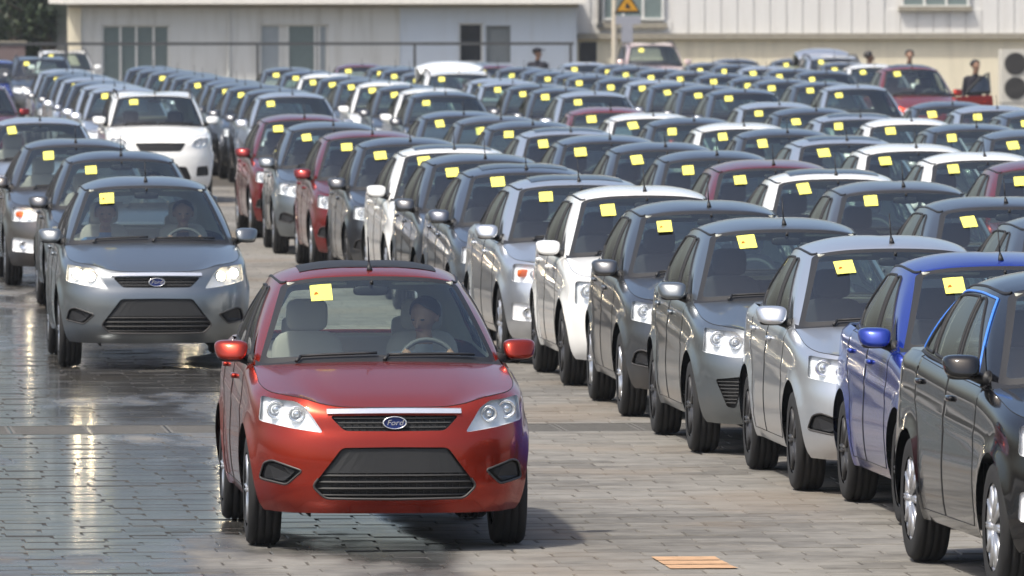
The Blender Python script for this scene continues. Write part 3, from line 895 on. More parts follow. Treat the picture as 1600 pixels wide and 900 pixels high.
def hatch():
    s = saloon(); s['L'] = 4.30
    s['glass_base'][7:] = [(.8, 3.50, 1.1), (.72, 3.90, 1.19), (.60, 4.06, 1.20), (0, 4.16, 1.20)]
    s['glass_top'][6:] = [(.588, 3.05, 1.612), (.57, 3.48, 1.580), (.51, 3.78, 1.540), (.44, 3.86, 1.53), (0, 3.91, 1.55)]
    s['top_side'] = ([.28, .4, .6, .95, 1.3, 1.5, 2.2, 2.8, 3.4, 3.8, 4.4], [.962, .972, 1.0, 1.05, 1.095, 1.11, 1.13, 1.15, 1.175, 1.19, 1.19])
    s['side_windows'] = [('window_front', [(1.74, .07), (2.42, .07), (2.50, .88), (2.40, .88)]), ('window_rear', [(2.50, .07), (3.30, .07), (3.44, .30), (3.34, .88), (2.57, .88)])]
    return s
def sport():
    "hatchback with a tall slatted inlet under each headlight"
    s = hatch(); f = s['front']
    f['sides'] = [('headlight', [(.455, .735), (.53, .875), (.60, .928), (.69, .935), (.798, .952), (.815, .77), (.63, .740)], .02),
                  ('side_inlet', [(.60, .36), (.545, .60), (.74, .575), (.66, .37)], .02)]
    f['recess'] = [f['recess'][0], f['recess'][1], ('side_inlet', .05, 'black_plastic', 'side_inlet')]
    f['inlet_bars'] = True; f['pocket'] = None
    return s
def small_hatch():
    "white hatchback: squarish headlights, dark square side inlets"
    s = hatch(); f = s['front']
    f['sides'] = [('headlight', [(.50, .76), (.50, .88), (.60, .925), (.70, .93), (.79, .93), (.80, .72), (.62, .70)], .035),
                  ('side_inlet', [(.58, .38), (.56, .58), (.71, .58), (.69, .38)], .02)]
    f['recess'] = [f['recess'][0], f['recess'][1], ('side_inlet', .05, 'black_plastic', 'side_inlet')]
    f['lamps'] = [(.70, .84, .068), (.59, .82, .05)]
    f['chrome_bar'] = None; f['pocket'] = None
    return s
def large():
    "large saloon: slim upper grille, deep lower grille, chrome ringed fog lamps, amber in the headlights"
    s = saloon(); s['L'] = 4.75; s['rear_axle'] = 3.68; s['track'] = .785; s['wheel_r'] = .362; s['spokes'] = 10; s['mirror'] = (.93, 1.62, 1.20)
    s['side'] = (s['side'][0], [x + .022 for x in s['side'][1]])
    s['glass_base'][6:] = [(.8, 2.95, 1.1), (.8, 3.60, 1.1), (.74, 4.02, 1.19), (.62, 4.18, 1.195), (0, 4.28, 1.195)]
    s['glass_top'] = [(x * 1.02, y, z - .012) for x, y, z in s['glass_top']]
    s['glass_top'][6:] = [(.60, 3.08, 1.596), (.575, 3.40, 1.562), (.51, 3.62, 1.528), (.44, 3.70, 1.525), (0, 3.75, 1.54)]
    s['top_side'] = ([.28, .4, .6, .95, 1.3, 1.5, 2.2, 2.8, 3.4, 3.8, 4.7], [.955, .965, .99, 1.04, 1.085, 1.10, 1.125, 1.15, 1.18, 1.20, 1.20])
    s['top_nose'] = ([0, .3, .44, .6, .70], [.885, .888, .90, .94, .955])
    s['side_windows'] = [('window_front', [(1.74, .07), (2.46, .07), (2.54, .88), (2.42, .88)]), ('window_rear', [(2.54, .07), (3.26, .07), (3.34, .88), (2.61, .88)]), ('window_quarter', [(3.32, .07), (3.62, .08), (3.40, .80), (3.38, .86)])]
    s['doors'] = [('door_front', [(1.46, .40), (1.46, 9), (2.48, 9), (2.48, .33), (1.52, .33)]), ('door_rear', [(2.50, .33), (2.50, 9), (3.56, 9), (3.54, .98), (3.33, .72), (3.24, .50), (3.23, .33)])]
    s['front'] = dict(
        centre=[('upper_grille', [(0, .770), (.33, .772), (.395, .842), (0, .846)]), ('lower_grille', [(0, .335), (.36, .335), (.44, .40), (.46, .62), (0, .64)])],
        sides=[('headlight', [(.47, .79), (.50, .87), (.60, .925), (.72, .935), (.805, .935), (.822, .77), (.62, .765)], .03),
               ('fog_recess', [(.56, .40), (.56, .56), (.82, .585), (.825, .42)], .03)],
        recess=[('upper_grille', .03, 'black_plastic', 'grille'), ('lower_grille', .035, 'black_plastic', 'lower_grille'), ('fog_recess', .035, 'reflector', 'fog_lamp_recess')],
        lamps=[(.63, .845, .05)], amber=(.735, .850, .052, .036),
        slats=[('upper_grille', .34, .775, .840, 2, .012, .006), ('lower_grille', .42, .34, .60, 5, .014, .010)],
        plate=(.30, .46, .60), chrome_bar=(.405, .850, .880), badge=(.815, .07, .036), fog=True)
    return s
def suv():
    "tall five-door with roof rails"
    s = hatch(); s['L'] = 4.45
    up = .13
    lift = lambda z: z if z < .3 else z + up * min(1, (z - .3) / .6)
    s['nose'] = ([lift(z) for z in s['nose'][0]], s['nose'][1]); s['side'] = ([lift(z) for z in s['side'][0]], [x + .01 for x in s['side'][1]])
    s['top_nose'] = (s['top_nose'][0], [lift(z) for z in s['top_nose'][1]]); s['top_side'] = (s['top_side'][0], [lift(z) for z in s['top_side'][1]])
    s['hood_end'] = (1.08, 1.27, 1.130 + up); 
    gy = lambda y: y - .04
    s['glass_base'] = [(x, gy(y), z + up) for x, y, z in s['glass_base']]; s['roof_dome'] = .06; s['glass_top'] = [(x * 1.12, y - .16 if i < 5 else y, z + up * .75) for i, (x, y, z) in enumerate(s['glass_top'])]
    s['glass_top'][5] = (.665, 2.55, 1.76)
    s['windscreen'] = (.722, .575); s['roof_dome'] = .055
    s['glass_base'][7:] = [(.8, 3.60, 1.2), (.74, 4.05, 1.32), (.62, 4.20, 1.33), (0, 4.28, 1.33)]
    s['glass_top'][6:] = [(.665, 3.05, 1.765), (.655, 3.60, 1.755), (.60, 3.98, 1.72), (.50, 4.06, 1.70), (0, 4.10, 1.71)]
    s['side_windows'] = [('window_front', [(1.68, .07), (2.42, .07), (2.46, .88), (2.24, .88)]), ('window_rear', [(2.50, .07), (3.30, .07), (3.34, .88), (2.54, .88)]), ('window_quarter', [(3.38, .08), (3.78, .10), (3.76, .84), (3.42, .86)])]
    s['mirror'] = (.935, 1.60, 1.185 + up + .02)
    s['front'] = dict(
        centre=[('upper_grille', [(0, .84), (.33, .845), (.42, .985), (0, .99)]), ('lower_grille', [(0, .34), (.46, .345), (.50, .42), (.42, .60), (0, .61)])],
        sides=[('headlight', [(.50, .92), (.56, 1.03), (.64, 1.06), (.79, 1.065), (.80, .93), (.64, .885)], .025),
               ('fog_recess', [(.58, .44), (.60, .60), (.78, .61), (.80, .45)], .03)],
        recess=[('upper_grille', .03, 'black_plastic', 'grille'), ('lower_grille', .035, 'black_plastic', 'lower_grille'), ('fog_recess', .045, 'grey_plastic', 'fog_lamp_recess')],
        lamps=[(.71, .99, .05), (.61, .975, .045)], slats=[('upper_grille', .34, .85, .98, 3, .012, .009), ('lower_grille', .44, .35, .60, 4, .016, .010)],
        plate=(.26, .46, .58), chrome_bar=None, badge=(.915, .07, .036))
    s['rails'] = 'black_plastic'
    s['wheel_r'] = .372; s['arch_r'] = .425; s['spokes'] = 5
    return s

KINDS = {}
def kind(name):
    if name in KINDS: return KINDS[name]
    base, _, opt = name.partition('+')
    sp = dict(saloon=saloon, hatch=hatch, sport=sport, small=small_hatch, large=large, suv=suv)[base]()
    if 'lit' in opt: sp['lit'] = True
    if 'tilt' in opt: sp['tilt'] = 1.01
    if not ('lit' in opt or 'tilt' in opt): sp['seat_mat'] = 'seat_dark'
    if 'film' in opt: sp['film'] = True
    if 'steel' in opt: sp['rim_mat'] = 'steel_dark'
    KINDS[name] = car_parts(sp)
    return KINDS[name]
PAINT = dict(
    red=(.36, .026, .010, .74), maroon=(.20, .012, .011, .6), grey=(.205, .225, .238, .85), dark=(.100, .104, .112, .8), silver=(.62, .64, .67, .8), rose=(.55, .42, .40, .2), white=(.82, .82, .79, 0),
    blue=(.014, .040, .30, .5), black=(.005, .005, .006, 0), brown=(.140, .130, .124, .8), slate=(.120, .132, .158, .8))
NR = random.Random(11)
def make_car(kname, xy, paint, label, group=None, tier=2, sunroof=False, rz=0.0, skip=(), z=0.0, cat='car', jitter=0.0):
    K = kind(kname)
    root = empty('parked_car', (xy[0], xy[1], z), rz)
    tag(root, label, cat, group)
    mp = {}
    for i, d in enumerate(K['T']):
        if d['tier'] > tier or d['name'] in skip: continue
        if d['tag'] == 'opt_sunroof' and not sunroof: continue
        if d['parent'] is not None and d['parent'] not in mp: continue
        o = bpy.data.objects.new(d['name'], d['mesh']); COL.objects.link(o)
        o.parent = root if d['parent'] is None else mp[d['parent']]
        if d['paint']: o.color = PAINT[paint]
        if d['name'] == 'paper_note':
            c_ = sum((v.co for v in d['mesh'].vertices), Vector()) / len(d['mesh'].vertices); t = NR.uniform(-.05, .02)
            o.matrix_local = Matrix.Translation(c_ + Vector((NR.uniform(-.045, .045), t * .84 - .004, t * .54 + .003))) @ Matrix.Rotation(NR.gauss(0, .035), 4, Vector((0, -.54, .84))) @ Matrix.Diagonal((NR.uniform(.84, 1.04), *([NR.uniform(.88, 1.06)] * 2), 1)) @ Matrix.Translation(-c_)
        mp[i] = o
    return root
def from_note(px, py, L, zn=1.55, back=1.90, dy=0.0):
    "car position from where the yellow note on its windscreen shows (x, y in photograph pixels)"
    d = F_PX * (HC - zn) / (py + 13.0)
    x, y = pix(px, d)
    return (x + .36, y - back + L / 2)

# ------------------------------------------------------------------ ground and paving
def ground_mat(name, c0, c1, joints=False):
    m, n, l, b = nmat(name)
    ge = n.new('ShaderNodeNewGeometry'); oi = n.new('ShaderNodeObjectInfo')
    sx = n.new('ShaderNodeSeparateXYZ'); l.new(ge.outputs['Position'], sx.inputs[0])
    def noise(scale, detail=4, stretch=(1, 1, 1)):
        mp = n.new('ShaderNodeMapping'); mp.inputs['Scale'].default_value = stretch; l.new(ge.outputs['Position'], mp.inputs[0])
        q = n.new('ShaderNodeTexNoise'); q.inputs['Scale'].default_value = scale; q.inputs['Detail'].default_value = detail; l.new(mp.outputs[0], q.inputs['Vector']); return q.outputs['Fac']
    def mt(op, a, b_=None, c=None, clamp=False):
        q = n.new('ShaderNodeMath'); q.operation = op; q.use_clamp = clamp
        for i, w in enumerate((a, b_, c)):
            if w is None: continue
            if isinstance(w, (int, float)): q.inputs[i].default_value = w
            else: l.new(w, q.inputs[i])
        return q.outputs[0]
    def smooth(v, lo, hi):
        q = n.new('ShaderNodeMapRange'); q.interpolation_type = 'SMOOTHSTEP'; l.new(v, q.inputs['Value']) if not isinstance(v, float) else None
        q.inputs['From Min'].default_value = lo; q.inputs['From Max'].default_value = hi; return q.outputs[0]
    x, y = sx.outputs['X'], sx.outputs['Y']
    # tone: each block a little different, broad warm and cool areas
    rnd = mt('FRACT', mt('ADD', oi.outputs['Random'], ge.outputs['Random Per Island']))
    tone = mt('ADD', mt('MULTIPLY', rnd, .22), mt('ADD', mt('MULTIPLY', noise(.35, 3, (1, .5, 1)), .9), mt('MULTIPLY', noise(5, 10), .62)))
    tone = smooth(tone, .56, 1.16)
    mx = n.new('ShaderNodeMix'); mx.data_type = 'RGBA'; mx.inputs['A'].default_value = (*c0, 1); mx.inputs['B'].default_value = (*c1, 1); l.new(tone, mx.inputs['Factor'])
    hue = n.new('ShaderNodeMix'); hue.data_type = 'RGBA'; hue.inputs['B'].default_value = (.190, .148, .105, 1)
    l.new(mx.outputs['Result'], hue.inputs['A']); l.new(mt('MULTIPLY', smooth(noise(.5, 5, (1, .6, 1)), .49, .67), .45), hue.inputs['Factor'])
    # water left on the driving lane: wet left of a wandering edge, dry islands in it
    edge = mt('ADD', 4.55, mt('MULTIPLY', mt('SUBTRACT', noise(.30, 4, (1, .45, 1)), .5), 2.6))
    lane = smooth(mt('SUBTRACT', edge, x), -.12, .22)
    bx_ = mt('DIVIDE', mt('SUBTRACT', x, 2.8), 1.5); band = mt('MULTIPLY', mt('POWER', 2.718, mt('MULTIPLY', mt('MULTIPLY', bx_, bx_), -1.0)), .13)
    wetn = smooth(mt('ADD', noise(.50, 6, (1, .30, 1)), band), .43, .55)
    wet = mt('MULTIPLY', lane, wetn)
    wet = mt('MULTIPLY', wet, smooth(mt('SUBTRACT', 150.0, y), 0.0, 20.0))
    dk = n.new('ShaderNodeMix'); dk.data_type = 'RGBA'; dk.blend_type = 'MULTIPLY'; dk.inputs['B'].default_value = (.30, .31, .33, 1)
    l.new(wet, dk.inputs['Factor']); l.new(hue.outputs['Result'], dk.inputs['A']); l.new(dk.outputs['Result'], b.inputs['Base Color'])
    rr = mt('SUBTRACT', .86, mt('MULTIPLY', wet, .72)); l.new(mt('ADD', rr, mt('MULTIPLY', mt('SUBTRACT', noise(1.6, 5, (1, 1.6, 1)), .5), .20)), b.inputs['Roughness'])
    b.inputs['Specular IOR Level'].default_value = .4
    bp = n.new('ShaderNodeBump'); bp.inputs['Distance'].default_value = .006; l.new(noise(28, 6), bp.inputs['Height'])
    l.new(mt('SUBTRACT', .55, mt('MULTIPLY', wet, .48)), bp.inputs['Strength']); l.new(bp.outputs[0], b.inputs['Normal'])
    return m
ground_mat('paving', (.100, .094, .083), (.222, .211, .188))
ground_mat('bedding', (.040, .036, .030), (.085, .076, .062))
simple('ground_far', (.20, .195, .18), .9, var=.2, scale=.2)
simple('drain_iron', (.11, .105, .094), .85, 0, var=.4, scale=9)
simple('orange_paint', (.44, .27, .15), .85, var=.5, scale=9)

g = mesh_obj('ground', [(-900, -40, -.06), (900, -40, -.06), (900, 1800, -.06), (-900, 1800, -.06)], [(0, 1, 2, 3)], 'ground_far'); tag(g, kind='structure')
X0, X1, Y0, Y1 = -14.0, 22.0, 38.0, 236.0
pv = MB(); pv.box(X0, X1, Y0, Y1, -.05, -.0075); pave = pv.build('pavement', 'bedding'); tag(pave, kind='structure')
BW, BD = .50, .32
def block_geo(w, d, c=.007):
    "one worn block: chamfered top"
    a, b_ = w / 2, d / 2
    v = [(-a, -b_, -.012), (a, -b_, -.012), (a, b_, -.012), (-a, b_, -.012), (-a + c, -b_ + c, 0), (a - c, -b_ + c, 0), (a - c, b_ - c, 0), (-a + c, b_ - c, 0)]
    f = [(4, 5, 6, 7)] + [(i, (i + 1) % 4, (i + 1) % 4 + 4, i + 4) for i in range(4)]
    return v, f
rng = random.Random(3)
cells = []
ny = int((150 - 40) / BD)
for j in range(ny):
    yy = 41.0 + j * BD
    if 66.35 < yy < 67.75: continue          # the drain runs here
    off = (BW / 2 if j % 2 else 0) + rng.uniform(-.05, .05)
    B = [i * BW + off + rng.uniform(-.035, .035) for i in range(-37, 43)]
    for xa, xb in zip(B[:-1], B[1:]):
        xx = (xa + xb) / 2; sxc = (xb - xa - rng.uniform(.002, .017)) / BW
        Xc = xx * CA - yy * SA; d = xx * SA + yy * CA
        px = 800 + Xc * F_PX / d; py = -13 + F_PX * HC / d
        if px < -320 or px > 1950: continue
        cells.append((xx, yy, px, py, sxc))
show = [c for c in cells if -20 < c[2] < 1620 and 420 < c[3] < 906]
def hidden(c):
    "behind a parked car or under the front car"
    return (c[0] > 7.45 and c[1] < 150) or (3.1 < c[0] < 4.7 and 51.6 < c[1] < 57.5)
show = sorted([c for c in show if not hidden(c)], key=lambda c: -c[3])[:300]
chosen = {(c[0], c[1]) for c in show}
gv, gf = block_geo(BW, BD - .012)
block_me = None
for c in show:
    if block_me is None:
        o = mesh_obj('paving_block', gv, gf, 'paving', pave); block_me = o.data
    else:
        o = bpy.data.objects.new('paving_block', block_me); COL.objects.link(o); o.parent = pave
    o.location = (c[0] + rng.uniform(-.004, .004), c[1] + rng.uniform(-.003, .003), rng.uniform(-.004, .002))
    o.rotation_euler = (rng.gauss(0, .0025), rng.gauss(0, .003), rng.gauss(0, .008)); o.scale = (c[4], rng.uniform(.97, 1.03), 1)
st = MB()
for c in cells:
    if (c[0], c[1]) in chosen: continue
    dz = rng.uniform(-.004, .002); tx, ty = rng.gauss(0, .0025), rng.gauss(0, .003)
    kx, ky = c[4], rng.uniform(.97, 1.03)
    st.add([(c[0] + p[0] * kx, c[1] + p[1] * ky, p[2] + dz + p[1] * tx - p[0] * ty) for p in gv], gf)
so = st.build('paving_blocks', 'paving', pave); tag(so, kind='stuff')
far = mesh_obj('lot_surface', [(X0 - 10, 150.2, -.010), (X1 + 30, 150.2, -.010), (X1 + 30, 300, -.010), (X0 - 10, 300, -.010)], [(0, 1, 2, 3)], 'paving'); tag(far, kind='structure')
# drain channel across the lane
dr = empty('drain_channel', (0, 67.05, 0)); tag(dr, 'dark iron drainage channel running across the paved driving lane', 'drain')
kb = MB(); kb.box(-12, 20, -.62, -.58, -.012, .0); kb.build('channel_kerb', 'drain_iron', dr)
kb = MB(); kb.box(-12, 20, .58, .62, -.012, .0); kb.build('channel_kerb', 'drain_iron', dr)
pb = MB(); pb.box(-12, 20, -.58, .58, -.0074, -.0055); pb.build('channel_bed', 'bedding', dr)
gr_me = None
for i in range(-10, 24):
    if not (-6 < i < 13): continue
    if gr_me is None:
        q = MB()
        for k in range(9): q.box(-.28, .28, -.54 + k * .12, -.54 + k * .12 + .07, -.006, -.001)
        q.box(-.30, -.28, -.55, .55, -.008, .0); q.box(.28, .30, -.55, .55, -.008, .0)
        o = q.build('grating', 'drain_iron', dr); gr_me = o.data
    else:
        o = bpy.data.objects.new('grating', gr_me); COL.objects.link(o); o.parent = dr
    o.location = (i * .62, 0, 0)
# orange mark on the blocks
om = empty('orange_floor_mark', (*pix(1083, 51.4), .004)); tag(om, 'faded orange painted mark on the dry grey paving', 'floor mark')
for k in range(3):
    q = MB(); w = .205; yy = -.45 + k * .37; q.add([(-w + .02 * k * 0, yy - .165, .003), (w - .01 * k, yy - .165, .003), (w - .02, yy + .150, .003), (-w, yy + .160, .003)], [(0, 1, 2, 3)])
    q.build('painted_block_face', 'orange_paint', om)
# ------------------------------------------------------------------ buildings at the back
def wall_mat(name, col, stain=(.30, .28, .22), rough=.8, ribs=0.0):
    m, n, l, b = nmat(name); setp(b, col, rough)
    tc = n.new('ShaderNodeTexCoord')
    mp = n.new('ShaderNodeMapping'); mp.inputs['Scale'].default_value = (2.2, 2.2, .22); l.new(tc.outputs['Object'], mp.inputs[0])
    no = n.new('ShaderNodeTexNoise'); no.inputs['Scale'].default_value = 1.6; no.inputs['Detail'].default_value = 7; l.new(mp.outputs[0], no.inputs['Vector'])
    mr = n.new('ShaderNodeMapRange'); mr.inputs['From Min'].default_value = .48; mr.inputs['From Max'].default_value = .75; mr.inputs['To Max'].default_value = .45; l.new(no.outputs['Fac'], mr.inputs['Value'])
    mx = n.new('ShaderNodeMix'); mx.data_type = 'RGBA'; mx.inputs['A'].default_value = (*col, 1); mx.inputs['B'].default_value = (*stain, 1); l.new(mr.outputs[0], mx.inputs['Factor'])
    l.new(mx.outputs['Result'], b.inputs['Base Color'])
    return m
wall_mat('render_grey', (.63, .635, .605)); wall_mat('panel_bluewhite', (.58, .64, .70), (.46, .48, .48)); wall_mat('cream_render', (.76, .69, .52), (.50,.45,.34)); wall_mat('siding', (.70, .69, .66), (.55, .53, .49), .55)
simple('roof_white', (.78, .75, .68), .7); simple('frame_white', (.68, .68, .64), .5); simple('ledge', (.30, .275, .22), .85, var=.3)
simple('glass_dull', (.17, .215, .21), .12); simple('glass_dark', (.02, .025, .03), .15); simple('glass_pale', (.34, .38, .40), .2); simple('louvre', (.22, .24, .24), .5)
simple('iron_dark', (.06, .063, .065), .6); simple('pole_paint', (.55, .50, .40), .6); simple('ac_case', (.52, .50, .44), .6); simple('ac_dark', (.045, .042, .04), .7)
simple('sign_yellow', (.52, .26, .012), .5); simple('sign_black', (.012, .012, .012), .5); simple('sign_grey', (.30, .31, .35), .5)
DB = 246.0        # depth of the facades
def bx(px): return pix(px, DB)[0]
def bz(py, d=DB): return hpix(py, d)
YB = pix(800, DB)[1]

# low office building
ob = empty('office_building', ((bx(105) + bx(905)) / 2, YB + 4, 0)); tag(ob, 'low grey and bluish white office building with flat white roof edge', 'building')
ox = (bx(105) + bx(905)) / 2; oy = YB + 4
def obx(p0, p1): return bx(p0) - ox, bx(p1) - ox
def opening_wall(px0, px1, zt, opens, mat, parent, name='wall'):
    "a front wall with real openings, as a grid of slabs; opens = (px0, px1, py_top, py_bottom)"
    xs = sorted({px0, px1} | {q for o in opens for q in o[:2]}); q = MB()
    for a, b_ in zip(xs[:-1], xs[1:]):
        ops = [o for o in opens if o[0] <= a and o[1] >= b_]
        x0, x1 = bx(a) - ox, bx(b_) - ox
        if not ops: q.box(x0, x1, -4.0, -3.75, 0, zt)
        else:
            o = ops[0]; q.box(x0, x1, -4.0, -3.75, 0, max(.05, bz(o[3]))); q.box(x0, x1, -4.0, -3.75, bz(o[2]), zt)
    return q.build(name, mat, parent, weld=.0005)
zt = bz(6)
W1 = [(157, 263, 39, 140)]; W2 = [(404, 511, 38, 128)]; W3 = [(716, 755, 36, 98), (759, 798, 40, 98)]
opening_wall(107, 622, zt, W1 + W2, 'render_grey', ob)
opening_wall(622, 902, zt, W3, 'panel_bluewhite', ob)
q = MB(); q.box(bx(107) - ox, bx(902) - ox, -3.7, 6, 0, zt - .02); q.build('inner_block', 'glass_dark', ob)
q = MB(); q.box(bx(104) - ox, bx(124) - ox, -4.1, -3.6, 0, zt - .01); q.build('corner_pilaster', 'cream_render', ob)
q = MB(); q.box(bx(95) - ox, bx(912) - ox, -4.75, 6.6, zt, zt + .30); q.build('roof', 'roof_white', ob)
q = MB(); q.box(bx(104) - ox, bx(904) - ox, -4.25, -3.99, zt - .10, zt - .003); q.build('eave_gutter', 'ledge', ob)
def window(parent, p0, p1, y0, y1, panes, frame='frame_white', dep=-3.80):
    f = MB(); x0, x1 = bx(p0) - ox, bx(p1) - ox; z0, z1 = bz(y1), bz(y0); t = .05
    f.box(x0, x1, dep - .12, dep, z1 - t, z1); f.box(x0, x1, dep - .12, dep, z0, z0 + t)
    edges = [p0] + [a for a, _ in panes[1:]] + [p1]
    for e in edges: xe = min(max(bx(e) - ox, x0 + t / 2), x1 - t / 2); f.box(xe - t / 2 - .01, xe + t / 2 + .01, dep - .11, dep + .002, z0 + t, z1 - t)
    fo = f.build('window', frame, parent)
    for (a, m), b_ in zip(panes, [a for a, _ in panes[1:]] + [p1]):
        xa, xb = bx(a) - ox, bx(b_) - ox; g_ = MB(); g_.box(xa + .03, xb - .03, dep - .05, dep - .03, z0 + .02, z1 - .02); g_.build('pane', m, fo)
window(ob, 157, 263, 39, 140, [(157, 'glass_dull'), (186, 'glass_dull'), (211, 'glass_dull'), (238, 'glass_dull')])
window(ob, 404, 511, 38, 128, [(404, 'glass_pale'), (436, 'frame_white'), (448, 'glass_dull'), (491, 'louvre'), (497, 'glass_pale')])
window(ob, 716, 755, 36, 98, [(716, 'glass_dark')]); window(ob, 759, 798, 40, 98, [(759, 'louvre')], 'louvre')
for px in (622,):
    q = MB(); q.box(bx(px) - ox - .03, bx(px) - ox + .03, -4.03, -3.99, 0, zt - .11); q.build('joint_strip', 'render_grey', ob)
q = MB(); q.tube([(bx(355) - ox, -4.06, 0), (bx(355) - ox, -4.06, zt - .1)], .035, 6); q.build('downpipe', 'render_grey', ob)

# tall sided building on the right
tb = empty('sided_building', (ox, oy, 0)); tag(tb, 'tall pale building with vertical metal siding above a cream plinth', 'building')
zl = bz(57)
TB = -2.6
q = MB(); q.box(bx(906) - ox, bx(2150) - ox, TB, TB + 9, 0, zl - .08); q.build('plinth', 'cream_render', tb)
q = MB(); q.box(bx(906) - ox, bx(2150) - ox, TB - .20, TB + .1, zl - .08, zl + .08); q.build('ledge', 'ledge', tb)
q = MB(); q.box(bx(906) - ox, bx(2150) - ox, TB + .10, TB + 9, zl - .05, 9.0); q.build('upper_wall', 'siding', tb)
WT = [(950, 1048, -60, 30), (1424, 1537, -60, 12)]
pn = None; px = 906.0; k = 0
while px < 1900:
    w = 26.0
    x0, x1 = bx(px) - ox, bx(px + w) - ox
    zb_ = zl + .082
    for a, b_, t_, bt in WT:
        if px + w > a and px < b_: zb_ = None
    if zb_ is not None:
        q = MB(); q.add([(x0 + .004, TB + .06, zb_), (x1 - .02, TB + .055, zb_), (x1 - .012, TB + .075, zb_), (x0 + .004, TB + .06, 9.0), (x1 - .02, TB + .055, 9.0), (x1 - .012, TB + .075, 9.0)], [(0, 1, 4, 3), (1, 2, 5, 4)])
        q.build('siding_panel', 'siding', tb)
    else:
        q = MB(); q.box(x0 + .004, x1 - .02, TB + .06, TB + .098, zl + .082, bz(34 if px < 1200 else 15)); q.build('siding_panel', 'siding', tb)
    px += w
def window2(p0, p1, yb_, cols):
    f = MB(); x0, x1 = bx(p0) - ox, bx(p1) - ox; z0 = bz(yb_); z1 = z0 + 1.9
    f.box(x0 - .05, x1 + .05, TB - .06, TB + .05, z0 - .07, z0); f.box(x0, x1, TB - .02, TB + .05, z1 - .06, z1)
    for i in range(cols + 1):
        xe = x0 + (x1 - x0) * i / cols; f.box(xe - .035, xe + .035, TB - .02, TB + .05, z0, z1 - .06)
    fo = f.build('window', 'frame_white', tb)
    for i in range(cols):
        a, b_ = x0 + (x1 - x0) * i / cols, x0 + (x1 - x0) * (i + 1) / cols
        g_ = MB(); g_.box(a + .036, b_ - .036, TB + .015, TB + .03, z0 + .002, z1 - .062); g_.build('pane', 'glass_dull', fo)
window2(952, 1046, 28, 3); window2(1428, 1533, 8, 3)
q = MB(); q.box(bx(946) - ox - .05, bx(1048) - ox + .08, TB - .12, TB + .06, bz(44), bz(36)); q.build('window_ledge', 'ledge', tb)
q = MB(); q.box(bx(1424) - ox - .04, bx(1537) - ox + .04, TB - .12, TB + .06, bz(17), bz(10)); q.build('window_ledge', 'ledge', tb)
q = MB(); q.tube([(bx(946) - ox, TB - .10, bz(40)), (bx(946) - ox, TB - .10, 9.0)], .06, 8); q.box(bx(946) - ox - .09, bx(946) - ox + .09, TB - .19, TB - .01, bz(44), bz(38)); q.build('downpipe', 'iron_dark', tb)
q = MB(); q.box(bx(914) - ox, bx(941) - ox, TB - .03, TB + .2, 0, bz(66)); q.build('doorway', 'glass_dark', tb)

# air conditioner
ad = 238.0
ac = empty('air_conditioner', (*pix(1592, ad), 0)); tag(ac, 'cream two-fan air conditioner standing against the building plinth', 'air conditioner')
z1, z0 = hpix(77, ad), hpix(160, ad)
q = MB(); q.box(-.52, .62, 0, .45, z0, z1, .03); q.build('casing', 'ac_case', ac)
for z in (z0 + (z1 - z0) * .27, z0 + (z1 - z0) * .73):
    q = MB(); q.lathe([(-.02, 0), (-.02, .30), (.002, .315)], 'y', (-.10, 0, z), 28); fo = q.build('fan_opening', 'ac_dark', ac)
    for k in range(5):
        q = MB(); r0 = .06 * (k + 1); n_ = 28; q.tube([(-.10 + r0 * math.cos(2 * math.pi * i / n_), -.03, z + r0 * math.sin(2 * math.pi * i / n_)) for i in range(n_ + 1)], .006, 4, False); q.build('guard_ring', 'ac_dark', fo)
q = MB(); q.box(-.5, .6, .02, .43, 0, z0 - .002); q.build('stand', 'ac_case', ac)

# ------------------------------------------------------------------ fence, sign
fd = 233.0
fx0, fy = pix(-40, fd); fx1 = pix(905, fd)[0]
fe_ = empty('rail_fence', (fx0, fy, 0)); tag(fe_, 'thin dark metal rail fence on posts in front of the office', 'fence')
zr = hpix(68, fd)
q = MB(); q.box(0, fx1 - fx0, -.03, .03, zr - .05, zr + .03); q.build('top_rail', 'iron_dark', fe_)
q = MB(); q.box(0, fx1 - fx0, -.02, .02, .45, .50); q.build('bottom_rail', 'iron_dark', fe_)
for px in (-35, 105, 405, 653, 900):
    q = MB(); xx = pix(px, fd)[0] - fx0; q.box(xx - .035, xx + .035, -.035, .035, 0, zr - .052); q.build('post', 'iron_dark', fe_)
sd = 232.0
sp_ = empty('warning_sign', (*pix(960, sd), 0)); tag(sp_, 'yellow triangular warning sign with grey plate on a beige pole', 'sign')
q = MB(); q.tube([(0, 0, 0), (0, 0, 4.6)], .075, 10); q.build('pole', 'pole_paint', sp_)
cx = pix(980, sd)[0] - pix(960, sd)[0]; zs = hpix(21, sd); h = .36
q = MB(); q.prism([(cx - h, zs), (cx + h, zs), (cx, zs + h * 1.75)], -.12, -.10); q.build('triangle_border', 'sign_black', sp_)
q = MB(); q.prism([(cx - h * .80, zs + .07), (cx + h * .80, zs + .07), (cx, zs + h * 1.75 - .14)], -.128, -.121); q.build('triangle_field', 'sign_yellow', sp_)
q = MB(); q.prism([(cx - .07, zs + .15), (cx + .09, zs + .13), (cx + .04, zs + .24), (cx - .03, zs + .30)], -.134, -.129); q.build('pictogram', 'sign_black', sp_)
q = MB(); q.box(cx - .33, cx + .36, -.12, -.10, hpix(38, sd), hpix(25, sd)); q.build('plate', 'sign_grey', sp_)
q = MB(); q.box(cx - .16, cx + .14, -.16, .0, hpix(66, sd), hpix(38.5, sd)); q.build('control_box', 'sign_grey', sp_)
